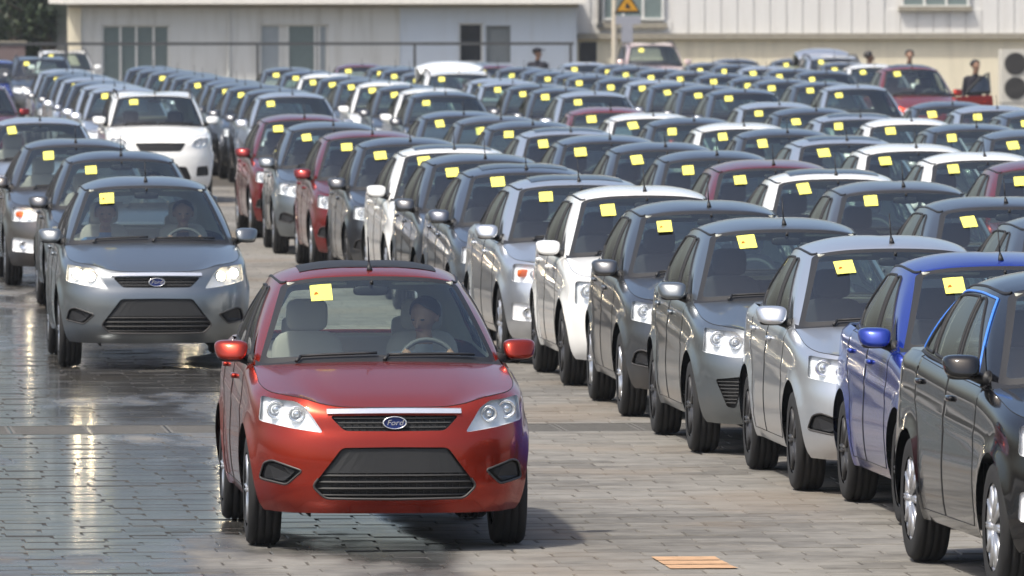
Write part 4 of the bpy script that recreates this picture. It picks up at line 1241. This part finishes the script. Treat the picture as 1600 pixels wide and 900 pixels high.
q = MB(); q.tube([(0, 0, zs + .1), (cx, -.09, zs + .1)], .02, 5); q.tube([(0, 0, hpix(50, sd)), (cx, -.05, hpix(50, sd))], .02, 5); q.build('bracket', 'iron_dark', sp_)

# garden wall and trees on the left
gw = pix(-60, 250)
o = empty('garden_wall', (gw[0], gw[1], 0)); tag(o, 'low pinkish brick garden wall under the dark trees', 'wall')
simple('brick_pink', (.17, .13, .13), .85, var=.25, scale=20)
z = hpix(64, 250); q = MB(); q.box(-3, pix(40, 250)[0] - gw[0], 0, .3, 0, z - .08); q.build('wall_face', 'brick_pink', o)
q = MB(); q.box(-3.05, pix(40, 250)[0] - gw[0] + .05, -.05, .35, z - .08, z); q.build('coping', 'ledge', o)

def leaf_mat(name, c0, c1):
    m, n, l, b = nmat(name)
    ge = n.new('ShaderNodeNewGeometry'); mx = n.new('ShaderNodeMix'); mx.data_type = 'RGBA'
    mx.inputs['A'].default_value = (*c0, 1); mx.inputs['B'].default_value = (*c1, 1); l.new(ge.outputs['Random Per Island'], mx.inputs['Factor']); l.new(mx.outputs['Result'], b.inputs['Base Color'])
    setp(b, rough=.6); return m
leaf_mat('leaf_dark', (.008, .020, .009), (.04, .065, .022)); simple('bark', (.07, .055, .04), .9, var=.3, scale=12)
def tree(x, y, h, rad, seed, label, mat='leaf_dark', n=5200, low=.25):
    rg = random.Random(seed); t = empty('broadleaf_tree', (x, y, 0)); tag(t, label, 'tree', 'trees behind the lot')
    tr = MB(); tr.tube([(0, 0, 0), (.1, .05, h * .3), (.0, .1, h * .55), (.15, 0, h * .8)], [.22, .18, .13, .05], 8)
    for k in range(9):
        a = rg.uniform(0, 6.28); z = h * rg.uniform(.25, .65); L = rad * rg.uniform(.5, .85)
        tr.tube([(0, 0, z), (math.cos(a) * L * .5, math.sin(a) * L * .5, z + .35 * L), (math.cos(a) * L, math.sin(a) * L, z + .6 * L)], [.08, .05, .02], 6)
    tr.build('trunk', 'bark', t)
    cl = []
    for k in range(46):
        a = rg.uniform(0, 6.28); u = rg.uniform(-1, 1); r = rad * rg.uniform(.35, 1.0)
        cl.append((math.cos(a) * math.sqrt(1 - u * u) * r, math.sin(a) * math.sqrt(1 - u * u) * r, h * (low + 1) / 2 + u * h * (1 - low) / 2, rad * rg.uniform(.14, .30)))
    lv = MB()
    for k in range(n):
        c = rg.choice(cl); p = Vector((rg.gauss(0, .5), rg.gauss(0, .5), rg.gauss(0, .42))) * c[3] * 1.3 + Vector(c[:3])
        s_ = rg.uniform(.06, .13); a = Vector((rg.gauss(0, 1), rg.gauss(0, 1), rg.gauss(0, 1))).normalized(); b_ = a.cross(Vector((rg.gauss(0, 1), rg.gauss(0, 1), rg.gauss(0, 1)))).normalized()
        lv.add([p - a * s_, p + b_ * s_ * .6, p + a * s_, p - b_ * s_ * .6], [(0, 1, 2, 3)])
    lv.build('crown', mat, t)
for i, (px, d, h, r, lb, lw) in enumerate([(70, 262, 7.5, 1.9, 'dark leafy tree hanging over the office corner', .30), (20, 270, 8.0, 2.2, 'dense dark tree behind the pinkish garden wall', .26), (-45, 275, 8.0, 2.4, 'broad dark tree at the far end of the garden wall', .24)]):
    x, y = pix(px, d); tree(x, y, h, r, 40 + i, lb, low=lw)
for i in range(4):
    x, y = pix(10 + 22 * i, 282); tree(x, y, 8.5, 2.1, 60 + i, ['deeply shaded tree in the row behind the garden trees, beside the office', 'deeply shaded tree, second behind the garden trees from the office', 'deeply shaded tree, third behind the garden trees from the office', 'deeply shaded tree, fourth behind the garden trees from the office'][3 - i], n=6000, low=.12)

# ------------------------------------------------------------------ people
simple('skin', (.30, .175, .115), .6, var=.06); simple('hair', (.012, .010, .009), .55); simple('shirt_grey', (.42, .46, .50), .9); simple('shirt_dark', (.018, .018, .026), .9); simple('shirt_blue', (.10, .22, .42), .9); simple('trousers', (.03, .032, .045), .9); simple('mask_yellow', (.75, .50, .02), .8)
simple('eye_dark', (.01, .01, .01), .3); simple('lip', (.30, .12, .10), .6)
def blend_mesh(name, blobs, voxel, mat_of, mats, parent):
    "one continuous surface from overlapping tapered limbs: blobs = (p0, p1, r0, r1) ; mat_of(point) -> slot"
    q = MB()
    for (p0, p1, r0, r1) in blobs:
        p0, p1 = Vector(p0), Vector(p1); n = 5
        if (p1 - p0).length < 1e-4: q.ell(tuple(p0), r0, r0, r0 if not isinstance(r1, tuple) else r0, 1, 1, 14, 8); continue
        q.tube([p0.lerp(p1, k / n) for k in range(n + 1)], [r0 + (r1 - r0) * k / n for k in range(n + 1)], 12)
        q.ell(tuple(p0), r0, r0, r0, 1, 1, 12, 8); q.ell(tuple(p1), r1, r1, r1, 1, 1, 12, 8)
    tmp = q.build('tmp', mats[0]); md = tmp.modifiers.new('r', 'REMESH'); md.mode = 'VOXEL'; md.voxel_size = voxel; md.use_smooth_shade = True
    sm = tmp.modifiers.new('s', 'SMOOTH'); sm.factor = .5; sm.iterations = 3
    dg = bpy.context.evaluated_depsgraph_get(); me = bpy.data.meshes.new_from_object(tmp.evaluated_get(dg))
    bpy.data.objects.remove(tmp)
    me.materials.clear()
    for m in mats: me.materials.append(MATS[m])
    for p in me.polygons: p.material_index = mat_of(p.center); p.use_smooth = True
    o = bpy.data.objects.new(name, me); COL.objects.link(o); o.parent = parent
    return o
def head_blobs(c, turn=0.0, tilt=0.0):
    "head centred on c, facing -y before turning; about .25 m tall"
    c = Vector(c); M = Matrix.Rotation(turn, 3, 'Z') @ Matrix.Rotation(tilt, 3, 'X')
    L = [((0, .015, .035), (0, .015, .035), .092, 0), ((0, -.02, .0), (0, -.015, -.045), .075, .058), ((0, -.035, -.08), (0, -.04, -.09), .045, .038), ((0, -.098, .0), (0, -.112, -.028), .010, .017),
         ((-.088, .01, -.01), (-.09, .015, .02), .013, .016), ((.088, .01, -.01), (.09, .015, .02), .013, .016)]
    return [(c + M @ Vector(a), c + M @ Vector(b), r0, r1) for a, b, r0, r1 in L], M
def hand_blobs(w, d, up, side=1, curl=.9):
    "palm and five bent fingers; w = wrist, d = finger direction, up = back of the hand"
    w, d, up = Vector(w), Vector(d).normalized(), Vector(up).normalized(); s = d.cross(up).normalized() * side
    L = [(w, w + d * .085, .026, .034), (w + d * .03 + s * .02, w + d * .085 + s * .028, .022, .018), (w + d * .03 - s * .02, w + d * .085 - s * .028, .022, .018)]
    for k, (o, ln) in enumerate(((-.032, .062), (-.011, .075), (.011, .080), (.031, .070))):
        a = w + d * .088 + s * o; b = a + (d * math.cos(curl * .4) - up * math.sin(curl * .4)) * ln * .5; c = b + (d * math.cos(curl * 1.3) - up * math.sin(curl * 1.3)) * ln * .35; e = c + (d * math.cos(curl * 2.1) - up * math.sin(curl * 2.1)) * ln * .28
        L += [(a, b, .0095, .009), (b, c, .009, .0085), (c, e, .0085, .0075)]
    a = w + d * .03 + s * .034; b = a + (d * .6 + s * .7).normalized() * .035; c = b + (d * .9 - up * .3).normalized() * .03
    return L + [(a, b, .012, .0105), (b, c, .0105, .009)]
def face(parent, c, M, hair=True, mask=None, cap=None):
    c = Vector(c); q = MB()
    for sx in (-.034, .034): p = c + M @ Vector((sx, -.088, .012)); q = MB(); q.ell(tuple(p), .014, .008, .007, 1, 1, 10, 6); q.build('eye', 'eye_dark', parent)
    q = MB(); p = c + M @ Vector((0, -.084, -.058)); q.ell(tuple(p), .026, .008, .008, 1, 1, 10, 6); q.build('mouth', 'lip', parent)
    if hair:
        q = MB(); nu, nv = 20, 10; V = []
        for i in range(nv + 1):
            ph = math.pi / 2 - (math.pi * .62) * i / nv
            for k in range(nu):
                th = 2 * math.pi * k / nu; fr_ = max(0, -math.sin(th)); lim = max(ph, (.70 + .12 * math.sin(th * 3 + 1)) * fr_ + (-.34 + .06 * math.sin(th * 7)) * (1 - fr_))
                V.append(tuple(c + M @ Vector((.103 * math.cos(lim) * math.cos(th), .022 + .110 * math.cos(lim) * math.sin(th), .040 + .105 * math.sin(lim)))))
        q.add(V, [(i * nu + k, i * nu + (k + 1) % nu, (i + 1) * nu + (k + 1) % nu, (i + 1) * nu + k) for i in range(nv) for k in range(nu)])
        q.build('hair', 'hair', parent, smooth=True)
    if mask:
        q = MB(); p = c + M @ Vector((-.03, -.085, -.055)); q.ell(tuple(p), .045, .030, .040, .8, .8, 12, 8); q.build('face_mask', mask, parent, smooth=True)
    if cap:
        q = MB(); q.ell(tuple(c + M @ Vector((0, .012, .085))), .110, .120, .055, .9, .9, 18, 8); p = c + M @ Vector((0, -.12, .075)); q.ell(tuple(p), .075, .075, .012, .8, .8, 14, 6); q.build('cap', cap, parent, smooth=True)
def seated(car, x, label, shirt, turn=0.0, tilt=0.0, steering=False, mask=None, cap=None, lean=0.0):
    "a person on a front seat of a car; local coordinates as in the car's shape, nose at y=0"
    K = KINDS[car['kind_name']]; y0 = 1.32; oy = -K['L'] / 2
    root = empty('person', (car.location.x + x, car.location.y + oy + y0 + 1.0, .62)); tag(root, label, 'person')
    # local frame: hip at origin, facing -y
    sh, hd = .50, .735
    hc = (0, -.02 - lean * .6, hd)
    HB, M = head_blobs(hc, turn, tilt)
    bl = [((-.09, .02, .02), (.09, .02, .02), .13, .13), ((0, .03, .05), (0, .06, .32), .15, .15), ((-.07, .06, .25), (-.08, .05, .42), .12, .11), ((.07, .06, .25), (.08, .05, .42), .12, .11), ((-.17, .05, .46), (.17, .05, .46), .07, .07), ((0, .05, .48), (0, .01 - lean * .4, .62), .062, .055)]
    bl = [((a[0], a[1] - lean * a[2], a[2]), (b[0], b[1] - lean * b[2], b[2]), r0, r1) for a, b, r0, r1 in bl]
    for sx in (-1, 1):
        bl += [((sx * .09, 0, 0), (sx * .11, -.42, .06), .085, .065), ((sx * .11, -.42, .06), (sx * .11, -.55, -.25), .06, .045)]
        S0 = (sx * .20, .05 - lean * .46, .455)
        if steering: el, wr = (sx * .255, -.16, .27), (sx * .165, -.375, .455)
        else: el, wr = (sx * .25, -.05, .18), (sx * .12, -.28, .14)
        bl += [(S0, el, .056, .045), (el, wr, .043, .030)]
        d = (Vector(wr) - Vector(el)).normalized()
        bl += hand_blobs(wr, (-sx * .25, -.5, .55) if steering else d, (0, -.5, .5) if steering else (0, 0, 1), sx, 1.1)
    bl += HB
    def mo(p):
        if p.z > .575 and abs(p.x) < .2: return 1
        if p.z > .58: return 1
        for sx in (-1, 1):
            w = Vector((sx * .165, -.375, .455)) if steering else Vector((sx * .12, -.28, .14))
            if (p - w).length < .19 and p.y < w.y + .03: return 1
        if p.z < .13 or p.y < -.25 and p.z < .2: return 2
        return 0
    blend_mesh('body', bl, .009, mo, [shirt, 'skin', 'trousers'], root)
    face(root, hc, M, True, mask, cap)
    return root
def standing(px, d, label, h=2.0, shirt='shirt_dark', turn=0.0, cap=None, dy=0.0):
    x, y = pix(px, d); k = h / 1.78
    root = empty('person', (x, y, 0)); tag(root, label, 'person'); root.scale = (k, k, k)
    hc = (0, -.02, 1.655); HB, M = head_blobs(hc, turn, 0)
    bl = [((-.08, 0, .95), (.08, 0, .95), .12, .12), ((0, 0, .95), (0, .02, 1.2), .14, .14), ((-.08, .02, 1.18), (-.09, .02, 1.34), .11, .10), ((.08, .02, 1.18), (.09, .02, 1.34), .11, .10), ((-.16, .02, 1.40), (.16, .02, 1.40), .065, .065), ((0, .02, 1.42), (0, 0, 1.55), .06, .055)]
    for sx in (-1, 1):
        bl += [((sx * .09, 0, .92), (sx * .10, -.02, .50), .085, .06), ((sx * .10, -.02, .50), (sx * .10, .02, .09), .058, .042), ((sx * .10, .03, .05), (sx * .11, -.15, .035), .048, .035),
               ((sx * .20, .02, 1.39), (sx * .25, .03, 1.11), .055, .043), ((sx * .25, .03, 1.11), (sx * .25, -.06, .87), .042, .029)]
        bl += hand_blobs((sx * .25, -.065, .86), (0, -.15, -1), (sx, 0, 0), sx, .5)
    bl += HB
    mo = lambda p: 1 if (p.z > 1.50 or (abs(p.x) > .2 and p.z < .88 and p.z > .6)) else (2 if p.z < .95 else 0)
    blend_mesh('body', bl, .014, mo, [shirt, 'skin', 'trousers'], root)
    face(root, hc, M, True, None, cap)
    return root

# ------------------------------------------------------------------ the cars
CN = dict(red='red', maroon='dark red', grey='mid grey', dark='dark grey', silver='silver', white='white', blue='bright blue', black='glossy black', brown='brownish grey', slate='bluish slate grey')
TY = dict(saloon='saloon', hatch='hatchback', sport='hatchback with slatted side inlets', small='hatchback with square headlights', large='large saloon', suv='tall car')
ORD = ['first', 'second', 'third', 'fourth', 'fifth', 'sixth', 'seventh', 'eighth', 'ninth', 'tenth', 'eleventh', 'twelfth', 'thirteenth', 'fourteenth', 'fifteenth']
def place(c, d, kname, paint, label, group, tier, **k):
    L = kind(kname)['L']; suv_ = kname.startswith('suv'); k_ = .930 if suv_ else SCL
    X = (c - .0916 * d) * k_; x, y = cam2w(X, d * k_)
    r = make_car(kname, (x + .36, y - (1.68 if suv_ else 1.84) + L / 2), paint, label, group, tier, **k)
    r['kind_name'] = kname
    return r
SCL = .9875
# column: (name used in labels, c, front-to-back list of (d, kind, paint, sunroof))
COLS = [
 ('the column beside the wet lane', 7.80, 0, [
    (51.6, 'large+film', 'black', 0, 7.88), (56.75, 'saloon+steel', 'blue', 0, 8.14), (60.65, 'saloon+steel', 'silver', 0, 7.94), (65.6, 'sport+steel', 'grey', 0, 7.78), (71.1, 'hatch', 'dark', 0, 7.83), (76.6, 'small+steel', 'white', 0, 7.88), (81.2, 'large', 'silver', 1, 7.74), (86.7, 'large', 'slate', 1, 7.75),
    (92.0, 'hatch', 'dark', 0, 7.8), (97.6, 'large', 'white', 1, 7.94), (102.2, 'saloon+steel', 'dark', 0, 7.8), (107.6, 'hatch', 'maroon', 0, 7.75), (114.6, 'saloon', 'grey', 0, 7.75), (121.9, 'hatch', 'maroon', 0, 7.85)]),
 ('the second column from the wet lane', 10.50, 1, [
    (67.5, 'large', 'dark', 0), (72.9, 'large', 'dark', 0, 10.59), (78.5, 'hatch', 'brown', 0, 10.48), (83.9, 'large', 'white', 1, 10.56), (88.5, 'hatch', 'maroon', 0), (93.6, 'saloon', 'dark', 0), (98.8, 'saloon', 'dark', 0), (104.0, 'hatch', 'slate', 0, 10.39), (110.0, 'large', 'silver', 1), (115.2, 'saloon', 'dark', 0), (120.0, 'saloon', 'brown', 0), (125.3, 'hatch', 'slate', 0, 10.43)]),
 ('the third column from the wet lane', 13.20, 1, [
    (88.2, 'saloon', 'maroon', 0, 13.37), (92.7, 'saloon', 'white', 0, 13.32), (98.0, 'hatch', 'white', 0, 13.31), (103.6, 'large', 'silver', 1, 13.24), (108.7, 'saloon', 'dark', 0, 13.15), (113.8, 'hatch', 'white', 0, 13.2), (118.4, 'saloon', 'dark', 0, 13.05), (123.2, 'hatch', 'white', 0, 13.0), (129.2, 'saloon', 'red', 0, 13.0)]),
 ('the fourth column from the wet lane', 16.15, 1, [
    (108.0, 'saloon', 'grey', 0, 16.22), (113.0, 'hatch', 'dark', 0, 16.2), (117.8, 'saloon', 'white', 0, 16.0), (123.0, 'large', 'silver', 1, 15.98), (128.6, 'saloon', 'dark', 0, 16.05), (135.4, 'hatch', 'silver', 0, 16.33)]),
 ('the fifth column from the wet lane', 19.15, 1, [(126.2, 'hatch', 'slate', 0), (131.0, 'saloon', 'silver', 0), (135.8, 'saloon', 'dark', 0)]),
 ('the first rear column from the trees', 7.15, 2, [(157.4, 'hatch', 'silver', 0, 6.9), (162.5, 'hatch', 'silver', 0, 6.95), (168.5, 'hatch', 'slate', 0, 7.0), (175.0, 'saloon', 'silver', 0, 7.05), (181.0, 'saloon', 'dark', 0), (187.5, 'hatch', 'dark', 0), (193.9, 'hatch', 'silver', 0, 7.27)]),
 ('the second rear column from the trees', 9.60, 2, [(148.8, 'hatch', 'silver', 0, 9.45), (154.6, 'hatch', 'dark', 0), (160.2, 'saloon', 'dark', 0), (165.0, 'hatch', 'dark', 0), (169.8, 'saloon', 'slate', 0, 9.72), (175.0, 'saloon', 'slate', 0), (180.0, 'hatch', 'dark', 0), (185.0, 'saloon', 'dark', 0, 9.7), (190.3, 'saloon', 'brown', 0), (195.6, 'hatch', 'dark', 0), (201.0, 'saloon', 'slate', 0)]),
 ('the third rear column from the trees', 12.50, 2, [(150.1, 'hatch', 'dark', 0, 12.24), (155.6, 'hatch', 'white', 0), (161.0, 'hatch', 'dark', 0), (166.4, 'saloon', 'white', 0), (171.7, 'hatch', 'dark', 0, 12.52), (177.2, 'saloon', 'dark', 0), (183.0, 'saloon', 'white', 0), (189.6, 'saloon', 'slate', 0, 12.55), (198.4, 'hatch', 'brown', 0, 12.67)]),
 ('the fourth rear column from the trees', 15.05, 2, [(150.1, 'hatch', 'silver', 0, 14.88), (156.5, 'hatch', 'dark', 0, 14.99), (162.4, 'hatch', 'dark', 0, 15.09), (167.8, 'saloon', 'silver', 0), (173.2, 'hatch', 'silver', 0, 15.29), (191.0, 'suv', 'white', 0, 15.95), (187.6, 'saloon', 'brown', 0), (196.5, 'saloon', 'dark', 0, 15.3), (202.0, 'hatch', 'dark', 0, 15.4), (208.0, 'saloon', 'maroon', 0)]),
 ('the fifth rear column from the trees', 18.10, 2, [(154.2, 'hatch', 'slate', 0, 18.02), (159.9, 'hatch', 'dark', 0), (165.0, 'hatch', 'slate', 0), (169.9, 'hatch', 'silver', 0, 18.17), (174.6, 'saloon', 'dark', 0, 18.04), (179.4, 'saloon', 'dark', 0, 17.89), (184.2, 'saloon', 'slate', 0), (189.0, 'hatch', 'dark', 0, 18.1), (194.0, 'saloon', 'slate', 0, 18.3), (199.2, 'saloon', 'brown', 0, 18.2), (205.0, 'saloon', 'maroon', 0), (211.0, 'hatch', 'dark', 0)]),
 ('the sixth rear column from the trees', 21.0, 2, [(160.9, 'hatch', 'silver', 0, 20.95), (166.2, 'hatch', 'dark', 0, 21.02), (171.3, 'hatch', 'dark', 0, 20.91), (176.8, 'saloon', 'slate', 0, 21.05), (182.5, 'saloon', 'dark', 0), (188.5, 'saloon', 'brown', 0), (194.5, 'hatch', 'dark', 0), (200.5, 'saloon', 'dark', 0), (206.4, 'saloon', 'dark', 0, 21.25), (212.5, 'hatch', 'silver', 0)]),
 ('the seventh rear column from the trees', 24.1, 2, [(190.0, 'saloon', 'dark', 0), (195.6, 'hatch', 'slate', 0), (201.0, 'saloon', 'silver', 0), (206.5, 'saloon', 'dark', 0), (212.0, 'hatch', 'brown', 0)]),
]
GRP = 'new cars parked in columns'
byspot = {}
for ci, (nm, c0, tier0, cars) in enumerate(COLS):
    for i, it in enumerate(cars):
        d, kn, pt, sr = it[:4]; c = it[4] if len(it) > 4 else c0
        t = tier0
        if ci == 0: tier = 2 if i < 5 else 1
        else: tier = 1 if tier0 == 1 and d < 112 else 0
        base = kn.split('+')[0]
        lb = '%s %s%s, %s back in %s' % (CN[pt], TY[base], ' with sunroof' if sr else '', ORD[i], nm)
        skip = ()
        r = place(c, d, kn, pt, lb, GRP, tier, sunroof=bool(sr))
        r.rotation_euler.z = random.gauss(0, .010)
        byspot[(ci, i)] = r
# the black saloon at the head of the column stands a little askew
b_ = byspot[(0, 0)]; th = .030; q = cam2w(2.405, 51.5); K = kind('large+film'); lx, ly = -.89, K['S'].ax[1] - K['L'] / 2
b_.rotation_euler.z = th; b_.location = (q[0] - (lx * math.cos(th) - ly * math.sin(th)), q[1] - (lx * math.sin(th) + ly * math.cos(th)), 0); b_.scale = (1, 1, 1.06)
# cars under way on the wet lane
lane = []
for i, (px, py, kn, pt, sr, lb) in enumerate([
    (493, 454, 'saloon+tilt', 'red', 1, 'red saloon with open sunroof driving on the wet lane with a driver'),
    (169, 305, 'saloon+lit', 'grey', 0, 'grey saloon with two people aboard following the red car'),
    (138.5, 261, 'saloon+lit', 'dark', 0, 'dark grey saloon close behind the grey car with two people'),
    (72, 237, 'large+lit', 'brown', 0, 'brownish grey large saloon third in line behind the red car'),
    (22.6, 202, 'hatch+lit', 'silver', 0, 'silver hatchback last in the line driving behind the red car')]):
    L = kind(kn)['L']; xy = from_note(px, py, L, zn=1.55 + (.10 if 'suv' in kn else 0))
    r = make_car(kn, xy, pt, lb, 'cars driving along the wet lane', 2 if i < 2 else 1, sunroof=bool(sr)); r.name = 'moving_car'; r['kind_name'] = kn; lane.append(r)
for o in lane[0].children:
    if o.name.startswith('paper_note'): o.matrix_local = Matrix.Translation((.03, .006, .004))
L = kind('suv')['L']
w = make_car('suv', from_note(208, 156.5, L, zn=1.66), 'white', 'white tall car with roof rails leading the rear left column', GRP, 1); w['kind_name'] = 'suv'
w = place(4.3, 163, 'hatch', 'maroon', 'dark red hatchback standing left of the white tall car', GRP, 0)
w = make_car('hatch', pix(-6, 217), 'blue', 'bright blue hatchback far left below the garden wall', GRP, 0)
w = make_car('suv', from_note(43.5, 97, L, zn=1.66), 'dark', 'dark tall car parked below the garden wall and trees', GRP, 0)
w = make_car('suv', pix(100, 240), 'white', 'white tall car beside the corner pilaster of the office', GRP, 0)
# far right group
rs_ = make_car('hatch', from_note(1401, 115, kind('hatch')['L'], zn=1.70), 'red', 'red hatchback far back with its front door swung open', GRP, 1, sunroof=True); rs_['kind_name'] = 'hatch'; rs_.scale = (1, 1, 1.10)
def swing_door(root, kname, ang, paint):
    "opens the front door on the +x side about its front edge"
    K = KINDS[kname]; doors = [o for o in root.children if o.name.split('.')[0] == 'door']
    best = max(doors, key=lambda o: (np.mean([v.co.x for v in o.data.vertices]) > 0) * 10 - np.mean([v.co.y for v in o.data.vertices]))
    wins = [o for o in root.children if o.name.split('.')[0] == 'side_window' and np.mean([v.co.x for v in o.data.vertices]) > 0]
    win = min(wins, key=lambda o: np.mean([v.co.y for v in o.data.vertices]))
    h = Vector((.86, 1.46 - K['L'] / 2, 0)); M = Matrix.Translation(h) @ Matrix.Rotation(ang, 4, 'Z') @ Matrix.Translation(-h)
    best.matrix_local = M
    win.parent = best; best['label'] = 'front door swung wide open'
    # frame round the glass and inner lining
    vs = [v.co.copy() for v in win.data.vertices]; y0, y1 = min(v.y for v in vs), max(v.y for v in vs)
    lo = sorted(vs, key=lambda v: v.z); zb_, zt_ = lo[0].z, lo[-1].z
    P = [min(vs, key=lambda v: (v.y - y0) ** 2 + (v.z - zb_) ** 2), min(vs, key=lambda v: (v.y - (y0 + .55 * (y1 - y0))) ** 2 + (v.z - zt_) ** 2), min(vs, key=lambda v: (v.y - y1) ** 2 + (v.z - zt_) ** 2), min(vs, key=lambda v: (v.y - y1) ** 2 + (v.z - zb_) ** 2)]
    fr_ = MB(); fr_.tube([p + Vector((-.01, 0, 0)) for p in P] + [P[0]], .035, 6, False); o = fr_.build('window_frame', 'black_plastic', best)
    il = MB(); dv = [v.co for v in best.data.vertices]; dy0, dy1 = min(v.y for v in dv), max(v.y for v in dv); dz0, dz1 = min(v.z for v in dv), max(v.z for v in dv)
    il.box(.74, .80, dy0 + .03, dy1 - .03, dz0 + .05, dz1 - .03, .02); il.build('inner_lining', 'dash', best)
swing_door(rs_, 'hatch', R(-62), 'red')
def tailgate(root, paint):
    K = KINDS['suv']; g = []; n = 10
    yb = K['S'].gt[-1][1] - K['L'] / 2 + .02; zb_ = K['S'].gt[-1][2] + .02
    for j, (dy, dz) in enumerate(((0, 0), (.10, .10), (.35, .20), (.62, .25), (.80, .22), (.90, .10), (.95, -.10))):
        for i in range(-n, n + 1):
            u = i / n; hw = .62 + .10 * min(1, j / 3); g.append((hw * u, yb + dy - .10 * u * u, zb_ + dz - .12 * abs(u) ** 2.6))
    w_ = 2 * n + 1
    o = mesh_obj('tailgate', g, [(j * w_ + i, j * w_ + i + 1, (j + 1) * w_ + i + 1, (j + 1) * w_ + i) for j in range(6) for i in range(2 * n)], 'car_paint', root, True); o.color = PAINT[paint]
    md = o.modifiers.new('thick', 'SOLIDIFY'); md.thickness = .05
    q = MB(); q.add([(x, yb + y, zb_ + z - .07) for (x, y, z) in ((-.52, .12, .10), (.52, .12, .10), (.56, .52, .22), (-.56, .52, .22))], [(0, 1, 2, 3)]); q.build('tailgate_window', 'glass_dark', o)
    for sx in (-.58, .58):
        q = MB(); q.tube([(sx, yb - .12, zb_ - .25), (sx, yb + .40, zb_ + .08)], .015, 6); q.build('gas_strut', 'black_plastic', o)
tg = byspot[(8, 5)]; tg['label'] = 'white tall car with its tailgate raised in the rear block'; tailgate(tg, 'white')
w = make_car('hatch', from_note(1345, 110.5, kind('hatch')['L']), 'white', 'white hatchback right behind the red hatchback with open door', GRP, 0)
w = place(27.6, 213, 'hatch', 'dark', 'dark grey hatchback behind the white hatchback near the plinth', GRP, 0)
x, y = pix(1302, 219); w = make_car('suv', (x, y), 'silver', 'silver tall car with raised tailgate near the plinth', GRP, 0); tailgate(w, 'silver')
x, y = pix(1245, 222); w = make_car('saloon', (x, y), 'dark', 'dark saloon beside the silver car with raised tailgate', GRP, 0)
x, y = pix(1150, 221); w = make_car('saloon', (x, y), 'slate', 'slate grey saloon near the plinth left of the raised silver tailgate', GRP, 0)
x, y = pix(1018, 234); w = make_car('suv', (x, y), 'rose', 'pale pinkish van parked behind the warning sign pole', GRP, 0, cat='van'); w.scale = (1.0, 1.0, 1.14); w.name = 'parked_van'

# ------------------------------------------------------------------ people in and around the cars
seated(lane[0], .36, 'driver of the red car in a pale grey shirt with both hands at the wheel', 'shirt_grey', turn=R(-32), tilt=R(10), steering=True, lean=.10)
seated(lane[1], .36, 'driver of the grey car in dark clothes behind the wheel', 'shirt_dark', steering=True)
seated(lane[1], -.37, 'passenger of the grey car in a blue shirt beside the driver', 'shirt_blue')
seated(lane[2], .36, 'driver of the dark grey saloon behind the grey car', 'shirt_grey', steering=True)
standing(840, 222, 'person in dark clothes and cap standing before the bluish white wall', 1.98, cap='shirt_dark', turn=R(60))
standing(1358, 211, 'person with dark hair standing beside the white hatchback by the plinth', 1.96, turn=R(90))
standing(1421, 214, 'person half hidden behind the roof of the red hatchback with open door', 1.98)
standing(1524, 190, 'person standing behind the open door of the red car', 1.92, turn=R(30))

# ------------------------------------------------------------------ summer haze over the lot
hz = MB(); hz.box(-120, 160, -25, 420, -1.0, 14.0); ho = hz.build('haze', 'seam'); tag(ho, kind='stuff')
m = bpy.data.materials.new('haze'); m.use_nodes = True; ho.data.materials[0] = m
nt_ = m.node_tree; nt_.nodes.remove(nt_.nodes['Principled BSDF']); v_ = nt_.nodes.new('ShaderNodeVolumePrincipled')
v_.inputs['Color'].default_value = (.90, .93, .97, 1); v_.inputs['Density'].default_value = .00018; v_.inputs['Anisotropy'].default_value = .3
nt_.links.new(v_.outputs[0], nt_.nodes['Material Output'].inputs['Volume'])
